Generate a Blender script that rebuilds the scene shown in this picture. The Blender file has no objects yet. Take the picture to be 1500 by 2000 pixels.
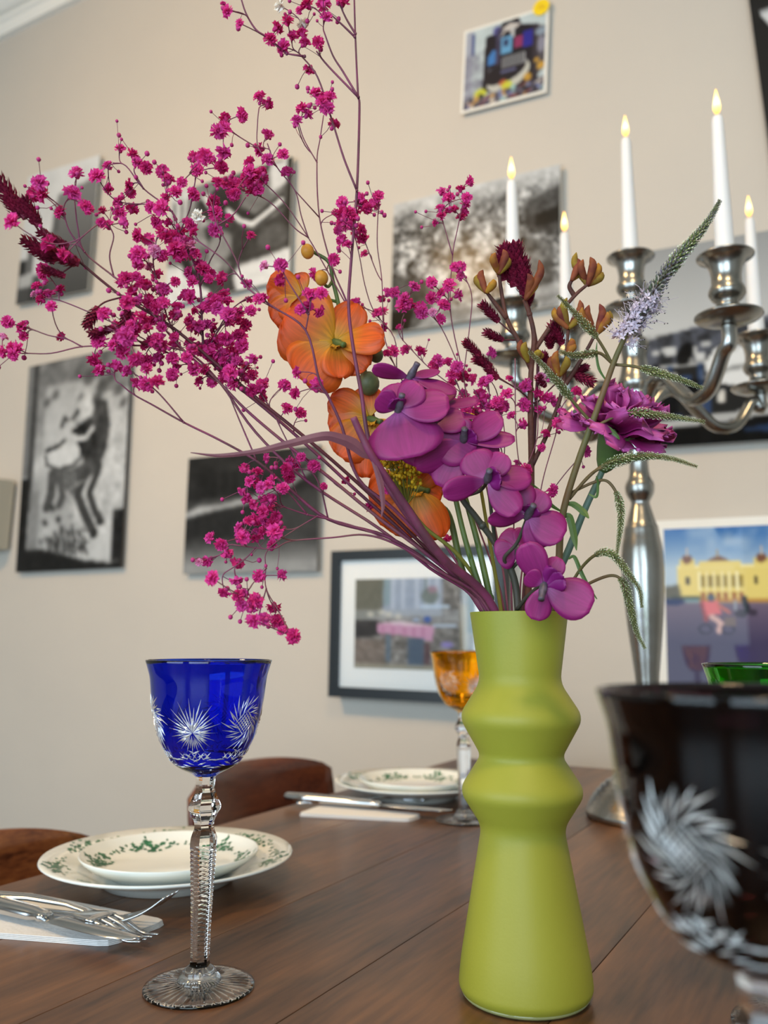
import bpy, bmesh, math, random
import numpy as np
from mathutils import Vector, Matrix

SC = bpy.context.scene
COL = SC.collection
random.seed(7)
RNG = np.random.default_rng(11)

# ------------------------------------------------------------------ camera
EYE = 0.96915            # a phone held a little above the 0.75 m table top
FPX = 1700.0             # focal length in pixels of the 1500 x 2000 frame
YAW, PITCH, ROLL = math.radians(29.4), math.radians(8.35), math.radians(0.2)
_f = np.array([-math.sin(YAW), math.cos(YAW), 0.0])
_r = np.array([math.cos(YAW), math.sin(YAW), 0.0])
_u = np.array([0, 0, 1.0])
FW = _f * math.cos(PITCH) + _u * math.sin(PITCH)
_u2 = _u * math.cos(PITCH) - _f * math.sin(PITCH)
RT = _r * math.cos(ROLL) + _u2 * math.sin(ROLL)
UP = _u2 * math.cos(ROLL) - _r * math.sin(ROLL)
CAM = np.array([0, 0, EYE])

cd = bpy.data.cameras.new('camera')
cd.sensor_fit = 'HORIZONTAL'
cd.sensor_width = 36.0
cd.lens = FPX / 1500.0 * 36.0
cd.clip_start = 0.02
cd.dof.use_dof = True
cd.dof.focus_distance = 0.57
cd.dof.aperture_fstop = cd.lens / 4.6
co = bpy.data.objects.new('camera', cd)
COL.objects.link(co)
m = Matrix.Identity(4)
for i in range(3):
    m[i][0], m[i][1], m[i][2], m[i][3] = RT[i], UP[i], -FW[i], CAM[i]
co.matrix_world = m
SC.camera = co

# ------------------------------------------------------------------ world, lights, exposure
w = bpy.data.worlds.new('world')
w.use_nodes = True
w.node_tree.nodes['Background'].inputs[0].default_value = (0.75, 0.85, 1.0, 1)
w.node_tree.nodes['Background'].inputs[1].default_value = 0.5
SC.world = w
SC.view_settings.view_transform = 'Standard'
SC.view_settings.look = 'None'
SC.view_settings.gamma = 1.0
SC.view_settings.use_curve_mapping = False
SC.view_settings.exposure = -0.08


def area(name, loc, target, sx, sy, power, color, spread=180):
    l = bpy.data.lights.new(name, 'AREA')
    l.shape = 'RECTANGLE'
    l.size, l.size_y = sx, sy
    l.energy = power
    l.color = color
    l.spread = math.radians(spread)
    o = bpy.data.objects.new(name, l)
    COL.objects.link(o)
    o.location = loc
    o.rotation_euler = (Vector(target) - Vector(loc)).to_track_quat('-Z', 'Y').to_euler()
    return o


# daylight through the shop windows in the wall behind the photographer
area('window_daylight_a', (-1.65, -2.15, 1.25), (-1.65, 0, 1.05), 1.9, 1.7, 60, (0.68, 0.87, 1.0))
area('window_daylight_b', (0.75, -2.15, 1.25), (0.75, 0, 1.05), 1.9, 1.7, 72, (0.68, 0.87, 1.0))
# warm lamps under the ceiling
area('ceiling_lamp_light_a', (-1.86, -0.68, 3.12), (-1.25, 1.85, 1.70), 0.42, 0.42, 27, (1.0, 0.62, 0.27), 102)
area('ceiling_lamp_light_b', (0.35, -0.30, 3.12), (-0.1, 0.5, 0.75), 0.42, 0.42, 12, (1.0, 0.68, 0.34), 110)

# ------------------------------------------------------------------ helpers
def ray(x, y):
    return FW + RT * ((x - 750.0) / FPX) + UP * ((1000.0 - y) / FPX)


def at(x, y, Z):
    """world point seen at (x, y) of the photograph at a distance Z along the view axis"""
    return CAM + ray(x, y) * Z


def lin(c):
    c = np.asarray(c, float) / 255.0
    return np.where(c <= 0.04045, c / 12.92, ((c + 0.055) / 1.055) ** 2.4)


def rgb(r, g, b):
    v = lin((r, g, b))
    return (float(v[0]), float(v[1]), float(v[2]), 1.0)


MATS = {}


def mat(name, col, rough=0.5, metal=0.0, trans=0.0, ior=1.45, coat=0.0, sss=0.0, transl=0.0, var=None,
        bump=0.0, bump_scale=80.0, emis=None, estr=0.0, spec=0.5):
    """procedural material; var=(other colour, noise scale) mixes a second colour by noise"""
    if name in MATS:
        return MATS[name]
    m = bpy.data.materials.new(name)
    m.use_nodes = True
    nt = m.node_tree
    b = nt.nodes['Principled BSDF']
    b.inputs['Base Color'].default_value = col
    b.inputs['Roughness'].default_value = rough
    b.inputs['Metallic'].default_value = metal
    b.inputs['Transmission Weight'].default_value = trans
    b.inputs['IOR'].default_value = ior
    b.inputs['Coat Weight'].default_value = coat
    b.inputs['Coat Roughness'].default_value = 0.06
    b.inputs['Specular IOR Level'].default_value = spec
    if sss:
        b.inputs['Subsurface Weight'].default_value = sss
        b.inputs['Subsurface Radius'].default_value = (0.004, 0.003, 0.002)
        b.inputs['Subsurface Scale'].default_value = 1.0
    if emis:
        b.inputs['Emission Color'].default_value = emis
        b.inputs['Emission Strength'].default_value = estr
    tc = nt.nodes.new('ShaderNodeTexCoord')
    if var:
        n = nt.nodes.new('ShaderNodeTexNoise')
        n.inputs['Scale'].default_value = var[1]
        n.inputs['Detail'].default_value = 4
        nt.links.new(tc.outputs['Object'], n.inputs['Vector'])
        r = nt.nodes.new('ShaderNodeMapRange')
        r.inputs[1].default_value = 0.35
        r.inputs[2].default_value = 0.65
        nt.links.new(n.outputs['Fac'], r.inputs[0])
        mx = nt.nodes.new('ShaderNodeMix')
        mx.data_type = 'RGBA'
        mx.inputs[6].default_value = col
        mx.inputs[7].default_value = var[0]
        nt.links.new(r.outputs[0], mx.inputs[0])
        nt.links.new(mx.outputs[2], b.inputs['Base Color'])
    if bump:
        n2 = nt.nodes.new('ShaderNodeTexNoise')
        n2.inputs['Scale'].default_value = bump_scale
        n2.inputs['Detail'].default_value = 5
        nt.links.new(tc.outputs['Object'], n2.inputs['Vector'])
        bp = nt.nodes.new('ShaderNodeBump')
        bp.inputs['Strength'].default_value = bump
        bp.inputs['Distance'].default_value = 0.002
        nt.links.new(n2.outputs['Fac'], bp.inputs['Height'])
        nt.links.new(bp.outputs[0], b.inputs['Normal'])
    if transl:
        t = nt.nodes.new('ShaderNodeBsdfTranslucent')
        if var:
            nt.links.new(mx.outputs[2], t.inputs[0])
        else:
            t.inputs[0].default_value = col
        ms = nt.nodes.new('ShaderNodeMixShader')
        ms.inputs[0].default_value = transl
        nt.links.new(b.outputs[0], ms.inputs[1])
        nt.links.new(t.outputs[0], ms.inputs[2])
        nt.links.new(ms.outputs[0], nt.nodes['Material Output'].inputs[0])
    MATS[name] = m
    return m


ORG = {}


def thing(name, label, cat, loc, group=None):
    o = bpy.data.objects.new(name, None)
    o.empty_display_size = 0.05
    COL.objects.link(o)
    o.location = loc
    o['label'] = label
    o['category'] = cat
    if group:
        o['group'] = group
    ORG[o.name] = np.asarray(loc, float)
    return o


def tag(o, label, cat, group=None):
    o['label'] = label
    o['category'] = cat
    if group:
        o['group'] = group
    return o


def mk(name, V, F, material, parent=None, smooth=True, kind=None, label=None, local=False):
    """one mesh object from world-space vertices (made local to the parent's thing)"""
    V = np.asarray(V, float)
    if parent is not None:
        o0 = ORG[parent.name]
        if not local:
            V = V - o0
    me = bpy.data.meshes.new(name)
    me.from_pydata([tuple(v) for v in V], [], [tuple(f) for f in F])
    if smooth:
        me.polygons.foreach_set('use_smooth', [True] * len(me.polygons))
    me.materials.append(material)
    me.update()
    o = bpy.data.objects.new(name, me)
    COL.objects.link(o)
    if parent is not None:
        o.parent = parent
        ORG[o.name] = o0
    if kind:
        o['kind'] = kind
    if label:
        o['label'] = label
    return o


def join(parts):
    V, F, n = [], [], 0
    for v, f in parts:
        v = np.asarray(v, float)
        V.append(v)
        F += [tuple(i + n for i in q) for q in f]
        n += len(v)
    return np.concatenate(V), F


def box(x0, x1, y0, y1, z0, z1, bev=0.0):
    bm = bmesh.new()
    bmesh.ops.create_cube(bm, size=1.0)
    for v in bm.verts:
        v.co = Vector(((x0 + x1) / 2 + v.co.x * (x1 - x0), (y0 + y1) / 2 + v.co.y * (y1 - y0), (z0 + z1) / 2 + v.co.z * (z1 - z0)))
    if bev:
        bmesh.ops.bevel(bm, geom=bm.edges[:], offset=bev, segments=2, affect='EDGES', profile=0.5)
    bm.verts.index_update()
    V = np.array([v.co[:] for v in bm.verts])
    F = [[v.index for v in f.verts] for f in bm.faces]
    bm.free()
    return V, F


def lathe(prof, c, seg=48, closed=False, phase=0.0, mod=None):
    """revolve (r, z) pairs about the vertical through c; closed joins last ring to first"""
    a = np.arange(seg) * 2 * math.pi / seg + phase
    V, F = [], []
    for k, (r, z) in enumerate(prof):
        rr = np.full(seg, r) if mod is None else r * mod(a, k)
        V.append(np.stack([c[0] + rr * np.cos(a), c[1] + rr * np.sin(a), np.full(seg, c[2] + z)], 1))
    n = len(prof)
    for k in range(n if closed else n - 1):
        k2 = (k + 1) % n
        for i in range(seg):
            j = (i + 1) % seg
            F.append((k * seg + i, k * seg + j, k2 * seg + j, k2 * seg + i))
    if not closed:
        if prof[0][0] < 1e-3:
            pass
    return np.concatenate(V), F


def smooth_poly(P, n=6):
    """Catmull-Rom through the points, n steps per span"""
    P = np.asarray(P, float)
    if len(P) < 3:
        return P
    Q = np.vstack([2 * P[0] - P[1], P, 2 * P[-1] - P[-2]])
    out = []
    for i in range(1, len(Q) - 2):
        p0, p1, p2, p3 = Q[i - 1:i + 3]
        for k in range(n):
            t = k / n
            out.append(0.5 * ((2 * p1) + (-p0 + p2) * t + (2 * p0 - 5 * p1 + 4 * p2 - p3) * t * t + (-p0 + 3 * p1 - 3 * p2 + p3) * t ** 3))
    out.append(P[-1])
    return np.array(out)


def tube(P, R, seg=6, cap=True, flat=1.0):
    """tube along points P with radius R (scalar or list)"""
    P = np.asarray(P, float)
    n = len(P)
    R = np.full(n, R) if np.isscalar(R) else np.asarray(R, float)
    T = np.gradient(P, axis=0)
    T /= np.maximum(np.linalg.norm(T, axis=1, keepdims=True), 1e-12)
    a0 = np.array([0, 0, 1.0]) if abs(T[0][2]) < 0.9 else np.array([1.0, 0, 0])
    N = np.cross(T[0], a0)
    N /= np.linalg.norm(N)
    V, F = [], []
    an = np.arange(seg) * 2 * math.pi / seg
    ca, sa = np.cos(an)[:, None], np.sin(an)[:, None]
    for i in range(n):
        N = N - T[i] * (N @ T[i])
        N /= max(np.linalg.norm(N), 1e-9)
        B = np.cross(T[i], N)
        V.append(P[i] + R[i] * (N * ca + B * sa * flat))
        if i:
            for j in range(seg):
                k = (j + 1) % seg
                F.append(((i - 1) * seg + j, (i - 1) * seg + k, i * seg + k, i * seg + j))
    if cap:
        F.append(tuple(range(seg))[::-1])
        F.append(tuple((n - 1) * seg + j for j in range(seg)))
    return np.concatenate(V), F


def sphere(c, r, su=8, sv=6, sc=(1, 1, 1)):
    V, F = [], []
    for i in range(sv + 1):
        th = math.pi * i / sv
        for j in range(su):
            ph = 2 * math.pi * j / su
            V.append((c[0] + r * sc[0] * math.sin(th) * math.cos(ph), c[1] + r * sc[1] * math.sin(th) * math.sin(ph), c[2] + r * sc[2] * math.cos(th)))
    for i in range(sv):
        for j in range(su):
            k = (j + 1) % su
            F.append((i * su + j, (i + 1) * su + j, (i + 1) * su + k, i * su + k))
    return np.array(V), F


def copy_part(src, parent, M, material=None):
    o = src.copy()
    COL.objects.link(o)
    o.parent = parent
    o.matrix_local = M
    ORG[o.name] = ORG[parent.name]
    if material is not None:
        o.material_slots[0].link = 'OBJECT'
        o.material_slots[0].material = material
    return o


def struct(o):
    o['kind'] = 'structure'
    return o

# ------------------------------------------------------------------ the room
TZ = 0.75                 # table top
WY = 1.85                 # face of the picture wall
M_WALL = mat('plaster', rgb(200, 192, 181), 0.85, bump=0.0)
nt = M_WALL.node_tree
b = nt.nodes['Principled BSDF']
tc = nt.nodes.new('ShaderNodeTexCoord')
n1 = nt.nodes.new('ShaderNodeTexNoise'); n1.inputs['Scale'].default_value = 4.0; n1.inputs['Detail'].default_value = 8
n2 = nt.nodes.new('ShaderNodeTexNoise'); n2.inputs['Scale'].default_value = 28.0; n2.inputs['Detail'].default_value = 4
n2.inputs['Distortion'].default_value = 1.2
nt.links.new(tc.outputs['Object'], n1.inputs['Vector']); nt.links.new(tc.outputs['Object'], n2.inputs['Vector'])
bp1 = nt.nodes.new('ShaderNodeBump'); bp1.inputs['Strength'].default_value = 0.35; bp1.inputs['Distance'].default_value = 0.02
bp2 = nt.nodes.new('ShaderNodeBump'); bp2.inputs['Strength'].default_value = 0.22; bp2.inputs['Distance'].default_value = 0.004
nt.links.new(n1.outputs['Fac'], bp1.inputs['Height']); nt.links.new(n2.outputs['Fac'], bp2.inputs['Height'])
nt.links.new(bp1.outputs[0], bp2.inputs['Normal']); nt.links.new(bp2.outputs[0], b.inputs['Normal'])
mx = nt.nodes.new('ShaderNodeMix'); mx.data_type = 'RGBA'
mx.inputs[6].default_value = rgb(207, 199, 188); mx.inputs[7].default_value = rgb(199, 192, 183)
nt.links.new(n1.outputs['Fac'], mx.inputs[0]); nt.links.new(mx.outputs[2], b.inputs['Base Color'])

M_WHITE = mat('white_paint', rgb(246, 244, 238), 0.6)
M_CEIL = mat('ceiling_paint', rgb(222, 218, 208), 0.8, bump=0.1, bump_scale=30)
X0, X1, Y0, ZC = -3.6, 2.6, -2.3, 3.26


def rbox(name, *a, material=M_WALL, bev=0.0):
    V, F = box(*a, bev=bev)
    return struct(mk(name, V, F, material, smooth=False))


rbox('wall_far', X0, X1, WY, WY + 0.15, 0, ZC)
rbox('wall_left', X0 - 0.15, X0, Y0, WY, 0, ZC)
rbox('wall_right', X1, X1 + 0.15, Y0, WY, 0, ZC)
# the wall behind the photographer, with two tall shop windows
V, F = join([box(X0, X1, Y0 - 0.15, Y0, 0, 0.35), box(X0, X1, Y0 - 0.15, Y0, 2.15, ZC), box(X0, -2.65, Y0 - 0.15, Y0, 0.35, 2.15),
             box(-0.65, -0.25, Y0 - 0.15, Y0, 0.35, 2.15), box(1.75, X1, Y0 - 0.15, Y0, 0.35, 2.15)])
struct(mk('wall_back', V, F, M_WALL, smooth=False))
for k, xa in enumerate((-2.65, -0.25)):
    V, F = join([box(xa, xa + 0.06, Y0 - 0.1, Y0 + 0.02, 0.35, 2.15), box(xa + 1.94, xa + 2.0, Y0 - 0.1, Y0 + 0.02, 0.35, 2.15),
                 box(xa + 0.06, xa + 1.94, Y0 - 0.1, Y0 + 0.02, 0.35, 0.41), box(xa + 0.06, xa + 1.94, Y0 - 0.1, Y0 + 0.02, 2.09, 2.15),
                 box(xa + 0.97, xa + 1.03, Y0 - 0.1, Y0 + 0.02, 0.41, 2.09), box(xa + 0.06, xa + 0.97, Y0 - 0.1, Y0 + 0.02, 1.60, 1.64),
                 box(xa + 1.03, xa + 1.94, Y0 - 0.1, Y0 + 0.02, 1.60, 1.64)])
    struct(mk('window_%d' % (k + 1), V, F, mat('window_frame_paint', rgb(60, 62, 64), 0.5), smooth=False))

M_FLOOR = mat('floor_boards', rgb(66, 50, 38), 0.5, var=(rgb(52, 38, 28), 6.0))
rbox('floor', X0, X1, Y0, WY, -0.1, 0, material=M_FLOOR)
rbox('ceiling', X0, X1, Y0, WY, ZC, ZC + 0.1, material=M_CEIL)
# stepped white cornice: two fillets with a dark groove between
prof = [(0, 3.145), (0.022, 3.145), (0.028, 3.165), (0.028, 3.182), (0.040, 3.188), (0.040, 3.2), (0.030, 3.204), (0.030, 3.208),
        (0.052, 3.212), (0.070, 3.225), (0.085, 3.242), (0.085, 3.26), (0, 3.26)]
V, F = [], []
for x in (X0, X1):
    V += [(x, WY - d, z) for d, z in prof]
n = len(prof)
F = [(i, (i + 1) % n, n + (i + 1) % n, n + i) for i in range(n)] + [tuple(range(n)), tuple(range(n, 2 * n))]
struct(mk('trim_1', V, F, M_WHITE, smooth=False))
V, F = box(X0, X1, WY - 0.018, WY, 0, 0.12, bev=0.003)
struct(mk('baseboard_far', V, F, M_WHITE, smooth=False))

# ceiling lamps (the light of each hangs just under its diffuser)
M_LAMP = mat('lamp_diffuser', rgb(255, 240, 215), 0.5, emis=rgb(255, 226, 180), estr=3.0)
M_LAMPB = mat('lamp_housing', rgb(225, 225, 222), 0.5)
for k, (lx, ly, lab) in enumerate(((-1.86, -0.68, 'flat round ceiling lamp above the left half of the picture wall'),
                                   (0.35, -0.30, 'flat round ceiling lamp above the dining table'))):
    t = thing('ceiling_lamp', lab, 'lamp', (lx, ly, ZC), 'ceiling lamps')
    V, F = lathe([(0.0005, 0), (0.26, 0), (0.26, -0.06), (0.25, -0.09), (0.235, -0.09), (0.235, -0.07), (0.0005, -0.07)], (lx, ly, ZC), 40)
    mk('housing', V, F, M_LAMPB, t)
    V, F = lathe([(0.0005, -0.095), (0.2, -0.093), (0.23, -0.08), (0.23, -0.075), (0.0005, -0.075)], (lx, ly, ZC), 40)
    mk('diffuser', V, F, M_LAMP, t)

# ------------------------------------------------------------------ prints on the wall: a small painter of flat prints
class Art:
    def __init__(s, w, h, base):
        s.w, s.h = w, h
        s.U, s.V = np.meshgrid((np.arange(w) + 0.5) / w, (np.arange(h) + 0.5) / h)
        s.A = np.ones((h, w, 3)) * np.asarray(base, float)

    def put(s, mask, c, a=1.0):
        m = (mask * a)[..., None]
        s.A = s.A * (1 - m) + np.asarray(c, float) * m

    @staticmethod
    def soft(mask, k):
        m = mask.astype(float)
        for _ in range(k):
            p = np.pad(m, 1, mode='edge')
            m = (p[:-2, 1:-1] + p[2:, 1:-1] + p[1:-1, :-2] + p[1:-1, 2:] + 2 * p[1:-1, 1:-1]) / 6
        return m

    def poly(s, pts, c, a=1.0, k=1):
        ins = np.zeros(s.U.shape, bool)
        n = len(pts)
        for i in range(n):
            x1, y1 = pts[i]
            x2, y2 = pts[(i + 1) % n]
            if y1 == y2:
                continue
            cond = ((s.V < y1) != (s.V < y2)) & (s.U < (x2 - x1) * (s.V - y1) / (y2 - y1) + x1)
            ins ^= cond
        s.put(s.soft(ins, k), c, a)

    def rect(s, x0, y0, x1, y1, c, a=1.0, k=1):
        s.put(s.soft((s.U > x0) & (s.U < x1) & (s.V > y0) & (s.V < y1), k), c, a)

    def ell(s, cx, cy, rx, ry, c, a=1.0, k=1, rot=0.0):
        q = math.radians(rot)
        asp = s.h / s.w
        dx, dy = s.U - cx, (s.V - cy) * asp
        x = dx * math.cos(q) + dy * math.sin(q)
        y = -dx * math.sin(q) + dy * math.cos(q)
        s.put(s.soft((x / rx) ** 2 + (y / (ry * asp)) ** 2 < 1, k), c, a)

    def line(s, pts, wd, c, a=1.0, k=1):
        asp = s.h / s.w
        d = np.full(s.U.shape, 9.0)
        for (x1, y1), (x2, y2) in zip(pts[:-1], pts[1:]):
            vx, vy = x2 - x1, (y2 - y1) * asp
            L = max(vx * vx + vy * vy, 1e-9)
            t = np.clip(((s.U - x1) * vx + (s.V - y1) * asp * vy) / L, 0, 1)
            d = np.minimum(d, np.hypot(s.U - x1 - t * vx, (s.V - y1) * asp - t * vy))
        s.put(s.soft(d < wd, k), c, a)

    def grad(s, c0, c1, y0=0.0, y1=1.0):
        t = np.clip((s.V - y0) / (y1 - y0), 0, 1)[..., None]
        s.A = np.asarray(c0) * (1 - t) + np.asarray(c1) * t

    def noise(s, sx, sy, seed=0, octv=3):
        r = np.random.default_rng(seed)
        out = np.zeros(s.U.shape)
        amp, tot = 1.0, 0.0
        for o in range(octv):
            nx, ny = int(sx * 2 ** o) + 2, int(sy * 2 ** o) + 2
            g = r.random((ny, nx))
            x, y = np.clip(s.U / s.U.max(), 0, 1) * (nx - 1.001), np.clip(s.V / s.V.max(), 0, 1) * (ny - 1.001)
            i, j = x.astype(int), y.astype(int)
            fx, fy = x - i, y - j
            fx, fy = fx * fx * (3 - 2 * fx), fy * fy * (3 - 2 * fy)
            out += amp * ((g[j, i] * (1 - fx) + g[j, i + 1] * fx) * (1 - fy) + (g[j + 1, i] * (1 - fx) + g[j + 1, i + 1] * fx) * fy)
            tot += amp
            amp *= 0.6
        return out / tot


M_PRINT = {}


def print_mat(name, rough, coat):
    m = bpy.data.materials.new(name)
    m.use_nodes = True
    b_ = m.node_tree.nodes['Principled BSDF']
    at_ = m.node_tree.nodes.new('ShaderNodeVertexColor')
    at_.layer_name = 'ink'
    m.node_tree.links.new(at_.outputs[0], b_.inputs['Base Color'])
    b_.inputs['Roughness'].default_value = rough
    b_.inputs['Coat Weight'].default_value = coat
    b_.inputs['Coat Roughness'].default_value = 0.03
    b_.inputs['Specular IOR Level'].default_value = 0.2
    return m


M_GLOSS = print_mat('glossy_print', 0.4, 0.35)
M_GLOSS.node_tree.nodes['Principled BSDF'].inputs['Specular IOR Level'].default_value = 0.02
M_SEMI = print_mat('semi_gloss_print', 0.4, 0.09)
M_SEMI.node_tree.nodes['Principled BSDF'].inputs['Specular IOR Level'].default_value = 0.05
M_SEMI.node_tree.nodes['Principled BSDF'].inputs['Coat Roughness'].default_value = 0.16
M_MATT = print_mat('satin_print', 0.5, 0.06)


def print_sheet(name, art, corners, y, parent, material):
    """a fine grid at depth y whose ink is the painted picture; corners TL, TR, BR, BL as (x, z)"""
    h, w = art.h, art.w
    TL, TR, BR, BL = [np.array(c, float) for c in corners]
    u = np.linspace(0, 1, w)[None, :, None]
    v = np.linspace(0, 1, h)[:, None, None]
    P = (TL * (1 - u) + TR * u) * (1 - v) + (BL * (1 - u) + BR * u) * v
    V = np.stack([P[..., 0], np.full((h, w), y), P[..., 1]], -1).reshape(-1, 3)
    F = [(j * w + i, (j + 1) * w + i, (j + 1) * w + i + 1, j * w + i + 1) for j in range(h - 1) for i in range(w - 1)]
    o = mk(name, V, F, material, parent)
    ca = o.data.color_attributes.new('ink', 'FLOAT_COLOR', 'POINT')
    c = lin(np.clip(art.A, 0, 255).reshape(-1, 3))
    ca.data.foreach_set('color', np.concatenate([c, np.ones((len(c), 1))], 1).astype(np.float32).ravel())
    return o


def rect_from(c):
    """true rectangle (centre, size, small tilt) nearest to four corners in the wall plane"""
    c = np.array(c, float)
    ctr = c.mean(0)
    ux = ((c[1] - c[0]) + (c[2] - c[3])) / 2
    w_ = np.linalg.norm(ux)
    ux = ux / w_
    uz = np.array([-ux[1], ux[0]])
    h_ = (((c[0] - c[3]) + (c[1] - c[2])) / 2) @ uz
    return [ctr + ux * sx * w_ / 2 + uz * sz * h_ / 2 for sx, sz in ((-1, 1), (1, 1), (1, -1), (-1, -1))]


def inset(c, d):
    c = [np.array(p) for p in c]
    ux = (c[1] - c[0]) / np.linalg.norm(c[1] - c[0])
    uz = (c[0] - c[3]) / np.linalg.norm(c[0] - c[3])
    return [c[0] + ux * d - uz * d, c[1] - ux * d - uz * d, c[2] - ux * d + uz * d, c[3] + ux * d + uz * d]


def slab(c, y0, y1):
    """a board with outline c between depths y0 (front) and y1"""
    V = [(p[0], y0, p[1]) for p in c] + [(p[0], y1, p[1]) for p in c]
    F = [(0, 3, 2, 1), (4, 5, 6, 7), (0, 1, 5, 4), (1, 2, 6, 5), (2, 3, 7, 6), (3, 0, 4, 7)]
    return np.array(V), F


def ring(co_, ci, y0, y1):
    V = [(p[0], y0, p[1]) for p in co_] + [(p[0], y0, p[1]) for p in ci] + [(p[0], y1, p[1]) for p in co_] + [(p[0], y1, p[1]) for p in ci]
    F = []
    for i in range(4):
        j = (i + 1) % 4
        F += [(i, 4 + i, 4 + j, j), (8 + i, 8 + j, 12 + j, 12 + i), (i, j, 8 + j, 8 + i), (4 + i, 12 + i, 12 + j, 4 + j)]
    return np.array(V), F


def board_print(name, label, corners, art, edge, material, off=0.016, thick=0.004, border=0.0, group='prints mounted on the wall'):
    c = rect_from(corners)
    yf = WY - off - thick
    t = thing(name, label, 'picture', (c[3][0], WY, c[3][1]), group)
    V, F = slab(c, yf, WY - off)
    mk('board', V, F, edge, t, smooth=False)
    V, F = slab(inset(c, 0.06), WY - off, WY)
    mk('wall_spacer', V, F, edge, t, smooth=False)
    print_sheet('print', art, inset(c, border) if border else inset(c, 0.0008), yf - 0.0006, t, material)
    return t, c, yf


M_EDGED = mat('print_edge_dark', rgb(46, 46, 48), 0.4)
M_EDGEL = mat('print_edge_light', rgb(206, 206, 200), 0.4)
M_EDGEW = mat('print_edge_white', rgb(235, 233, 226), 0.5)
K = lambda v: (v * 0.985, v, v * 1.01)

# 1. left: pale sky, leaning grey wall, dark corner
a = Art(60, 80, K(205))
a.grad(K(212), K(196))
n = a.noise(5, 5, 1)
a.A += ((n - 0.5) * 26)[..., None]
a.poly([(0.43, 0.42), (0.47, 0.22), (1.02, 0.16), (1.02, 1.02), (0.38, 1.02)], K(120), k=2)
t_ = np.clip((a.V - 0.25) / 0.75, 0, 1)
a.put(a.soft((a.U > 0.42) & (a.V > 0.2), 2), K(58), 0.0 + 0.85 * t_)
a.rect(0.0, 0.66, 0.12, 0.8, K(40), k=2)
a.rect(0.12, 0.6, 0.2, 0.78, K(92), k=2)
a.rect(0.0, 0.8, 0.34, 1.0, K(70), k=2)
a.rect(0.02, 0.78, 0.22, 0.88, K(172), k=2)
a.rect(0.34, 0.52, 0.42, 0.62, K(60), k=2)
a.rect(0.2, 0.88, 0.44, 1.0, K(44), k=3)
a.rect(0.46, 0.36, 0.5, 0.5, K(70), k=2)
board_print('black_and_white_print', 'narrow grey print with a dark slanting wall, leftmost high on the wall', [(-2.451, 2.539), (-2.105, 2.520), (-2.097, 2.064), (-2.445, 2.077)], a, M_EDGEL, M_MATT)

# 2. middle: black curved machine parts over snow-white ground
a = Art(90, 78, K(120))
a.A = np.ones_like(a.A) * K(118) + ((a.noise(8, 7, 3) - 0.5) * 150)[..., None]
a.poly([(0, 0), (0.2, 0), (0.2, 0.5), (0, 0.5)], K(196), k=2)
for x in (0.03, 0.1, 0.16):
    a.rect(x, 0.1, x + 0.025, 0.6, K(95), k=1)
a.poly([(0.24, 0.16), (0.5, 0.05), (0.86, 0.0), (0.95, 0.0), (0.95, 0.4), (0.7, 0.5), (0.45, 0.36), (0.3, 0.32)], K(40), k=2)
a.poly([(0.27, 0.12), (0.34, 0.11), (0.4, 0.22), (0.34, 0.24)], K(205), k=1)
a.poly([(0.6, 0.1), (0.92, 0.04), (0.93, 0.28), (0.72, 0.4), (0.6, 0.3)], K(112), k=2)
a.poly([(0.82, 0.02), (0.97, 0.0), (0.97, 0.2), (0.84, 0.26)], K(206), k=2)
a.line([(0.5, 0.3), (0.6, 0.42), (0.7, 0.48), (0.82, 0.41), (0.92, 0.34)], 0.018, K(232), k=1)
a.poly([(0.3, 0.4), (0.5, 0.36), (0.7, 0.52), (1, 0.4), (1, 0.76), (0.62, 0.78), (0.4, 0.7)], K(52), k=3)
a.ell(0.45, 0.6, 0.1, 0.14, K(150), 0.8, 3)
a.ell(0.86, 0.62, 0.12, 0.1, K(84), 0.9, 3)
a.poly([(0, 0.66), (0.3, 0.72), (0.5, 0.86), (0.62, 0.8), (1, 0.74), (1, 1), (0, 1)], K(214), k=3)
a.line([(0.12, 0.5), (0.2, 0.74), (0.36, 0.88), (0.5, 0.92)], 0.04, K(34), k=2)
a.line([(0.68, 0.55), (0.58, 0.75), (0.5, 0.95)], 0.032, K(44), k=2)
a.poly([(0.36, 0.9), (0.55, 0.84), (0.6, 1), (0.4, 1)], K(60), k=2)
a.rect(0.955, 0, 1, 0.55, K(28), k=1)
a.A += ((a.noise(22, 20, 5) - 0.5) * 34)[..., None]
board_print('black_and_white_print', 'black and white print of curved dark machinery, behind the pink sprays', [(-1.782, 2.30), (-1.331, 2.297), (-1.323, 1.936), (-1.772, 1.948)], a, M_EDGEL, M_MATT)

# 3. the painted wall creature with scrawled words
a = Art(84, 124, K(150))
a.grad(K(104), K(176), 0.0, 0.5)
a.A += ((a.noise(6, 9, 8, 4) - 0.5) * 90)[..., None]
a.put(a.soft((a.U > 0.55) & (a.V > 0.2), 5), K(200), 0.75)
a.put(a.soft((a.U > 0.2) & (a.U < 0.72) & (a.V > 0.12) & (a.V < 0.5), 5), K(216), 0.55)
a.rect(0, 0, 0.1, 0.55, K(120), k=1)
a.rect(0.055, 0, 0.12, 0.72, K(66), k=2)
a.rect(0, 0.56, 0.1, 1, K(22), k=1)
a.rect(0.1, 0.62, 0.2, 0.95, K(120), 0.7, 4)
a.poly([(0, 0.89), (0.3, 0.9), (0.65, 0.955), (0.9, 0.975), (1, 0.96), (1, 1), (0, 1)], K(24), k=2)
a.rect(0.9, 0.74, 1, 0.97, K(30), k=2)
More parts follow.
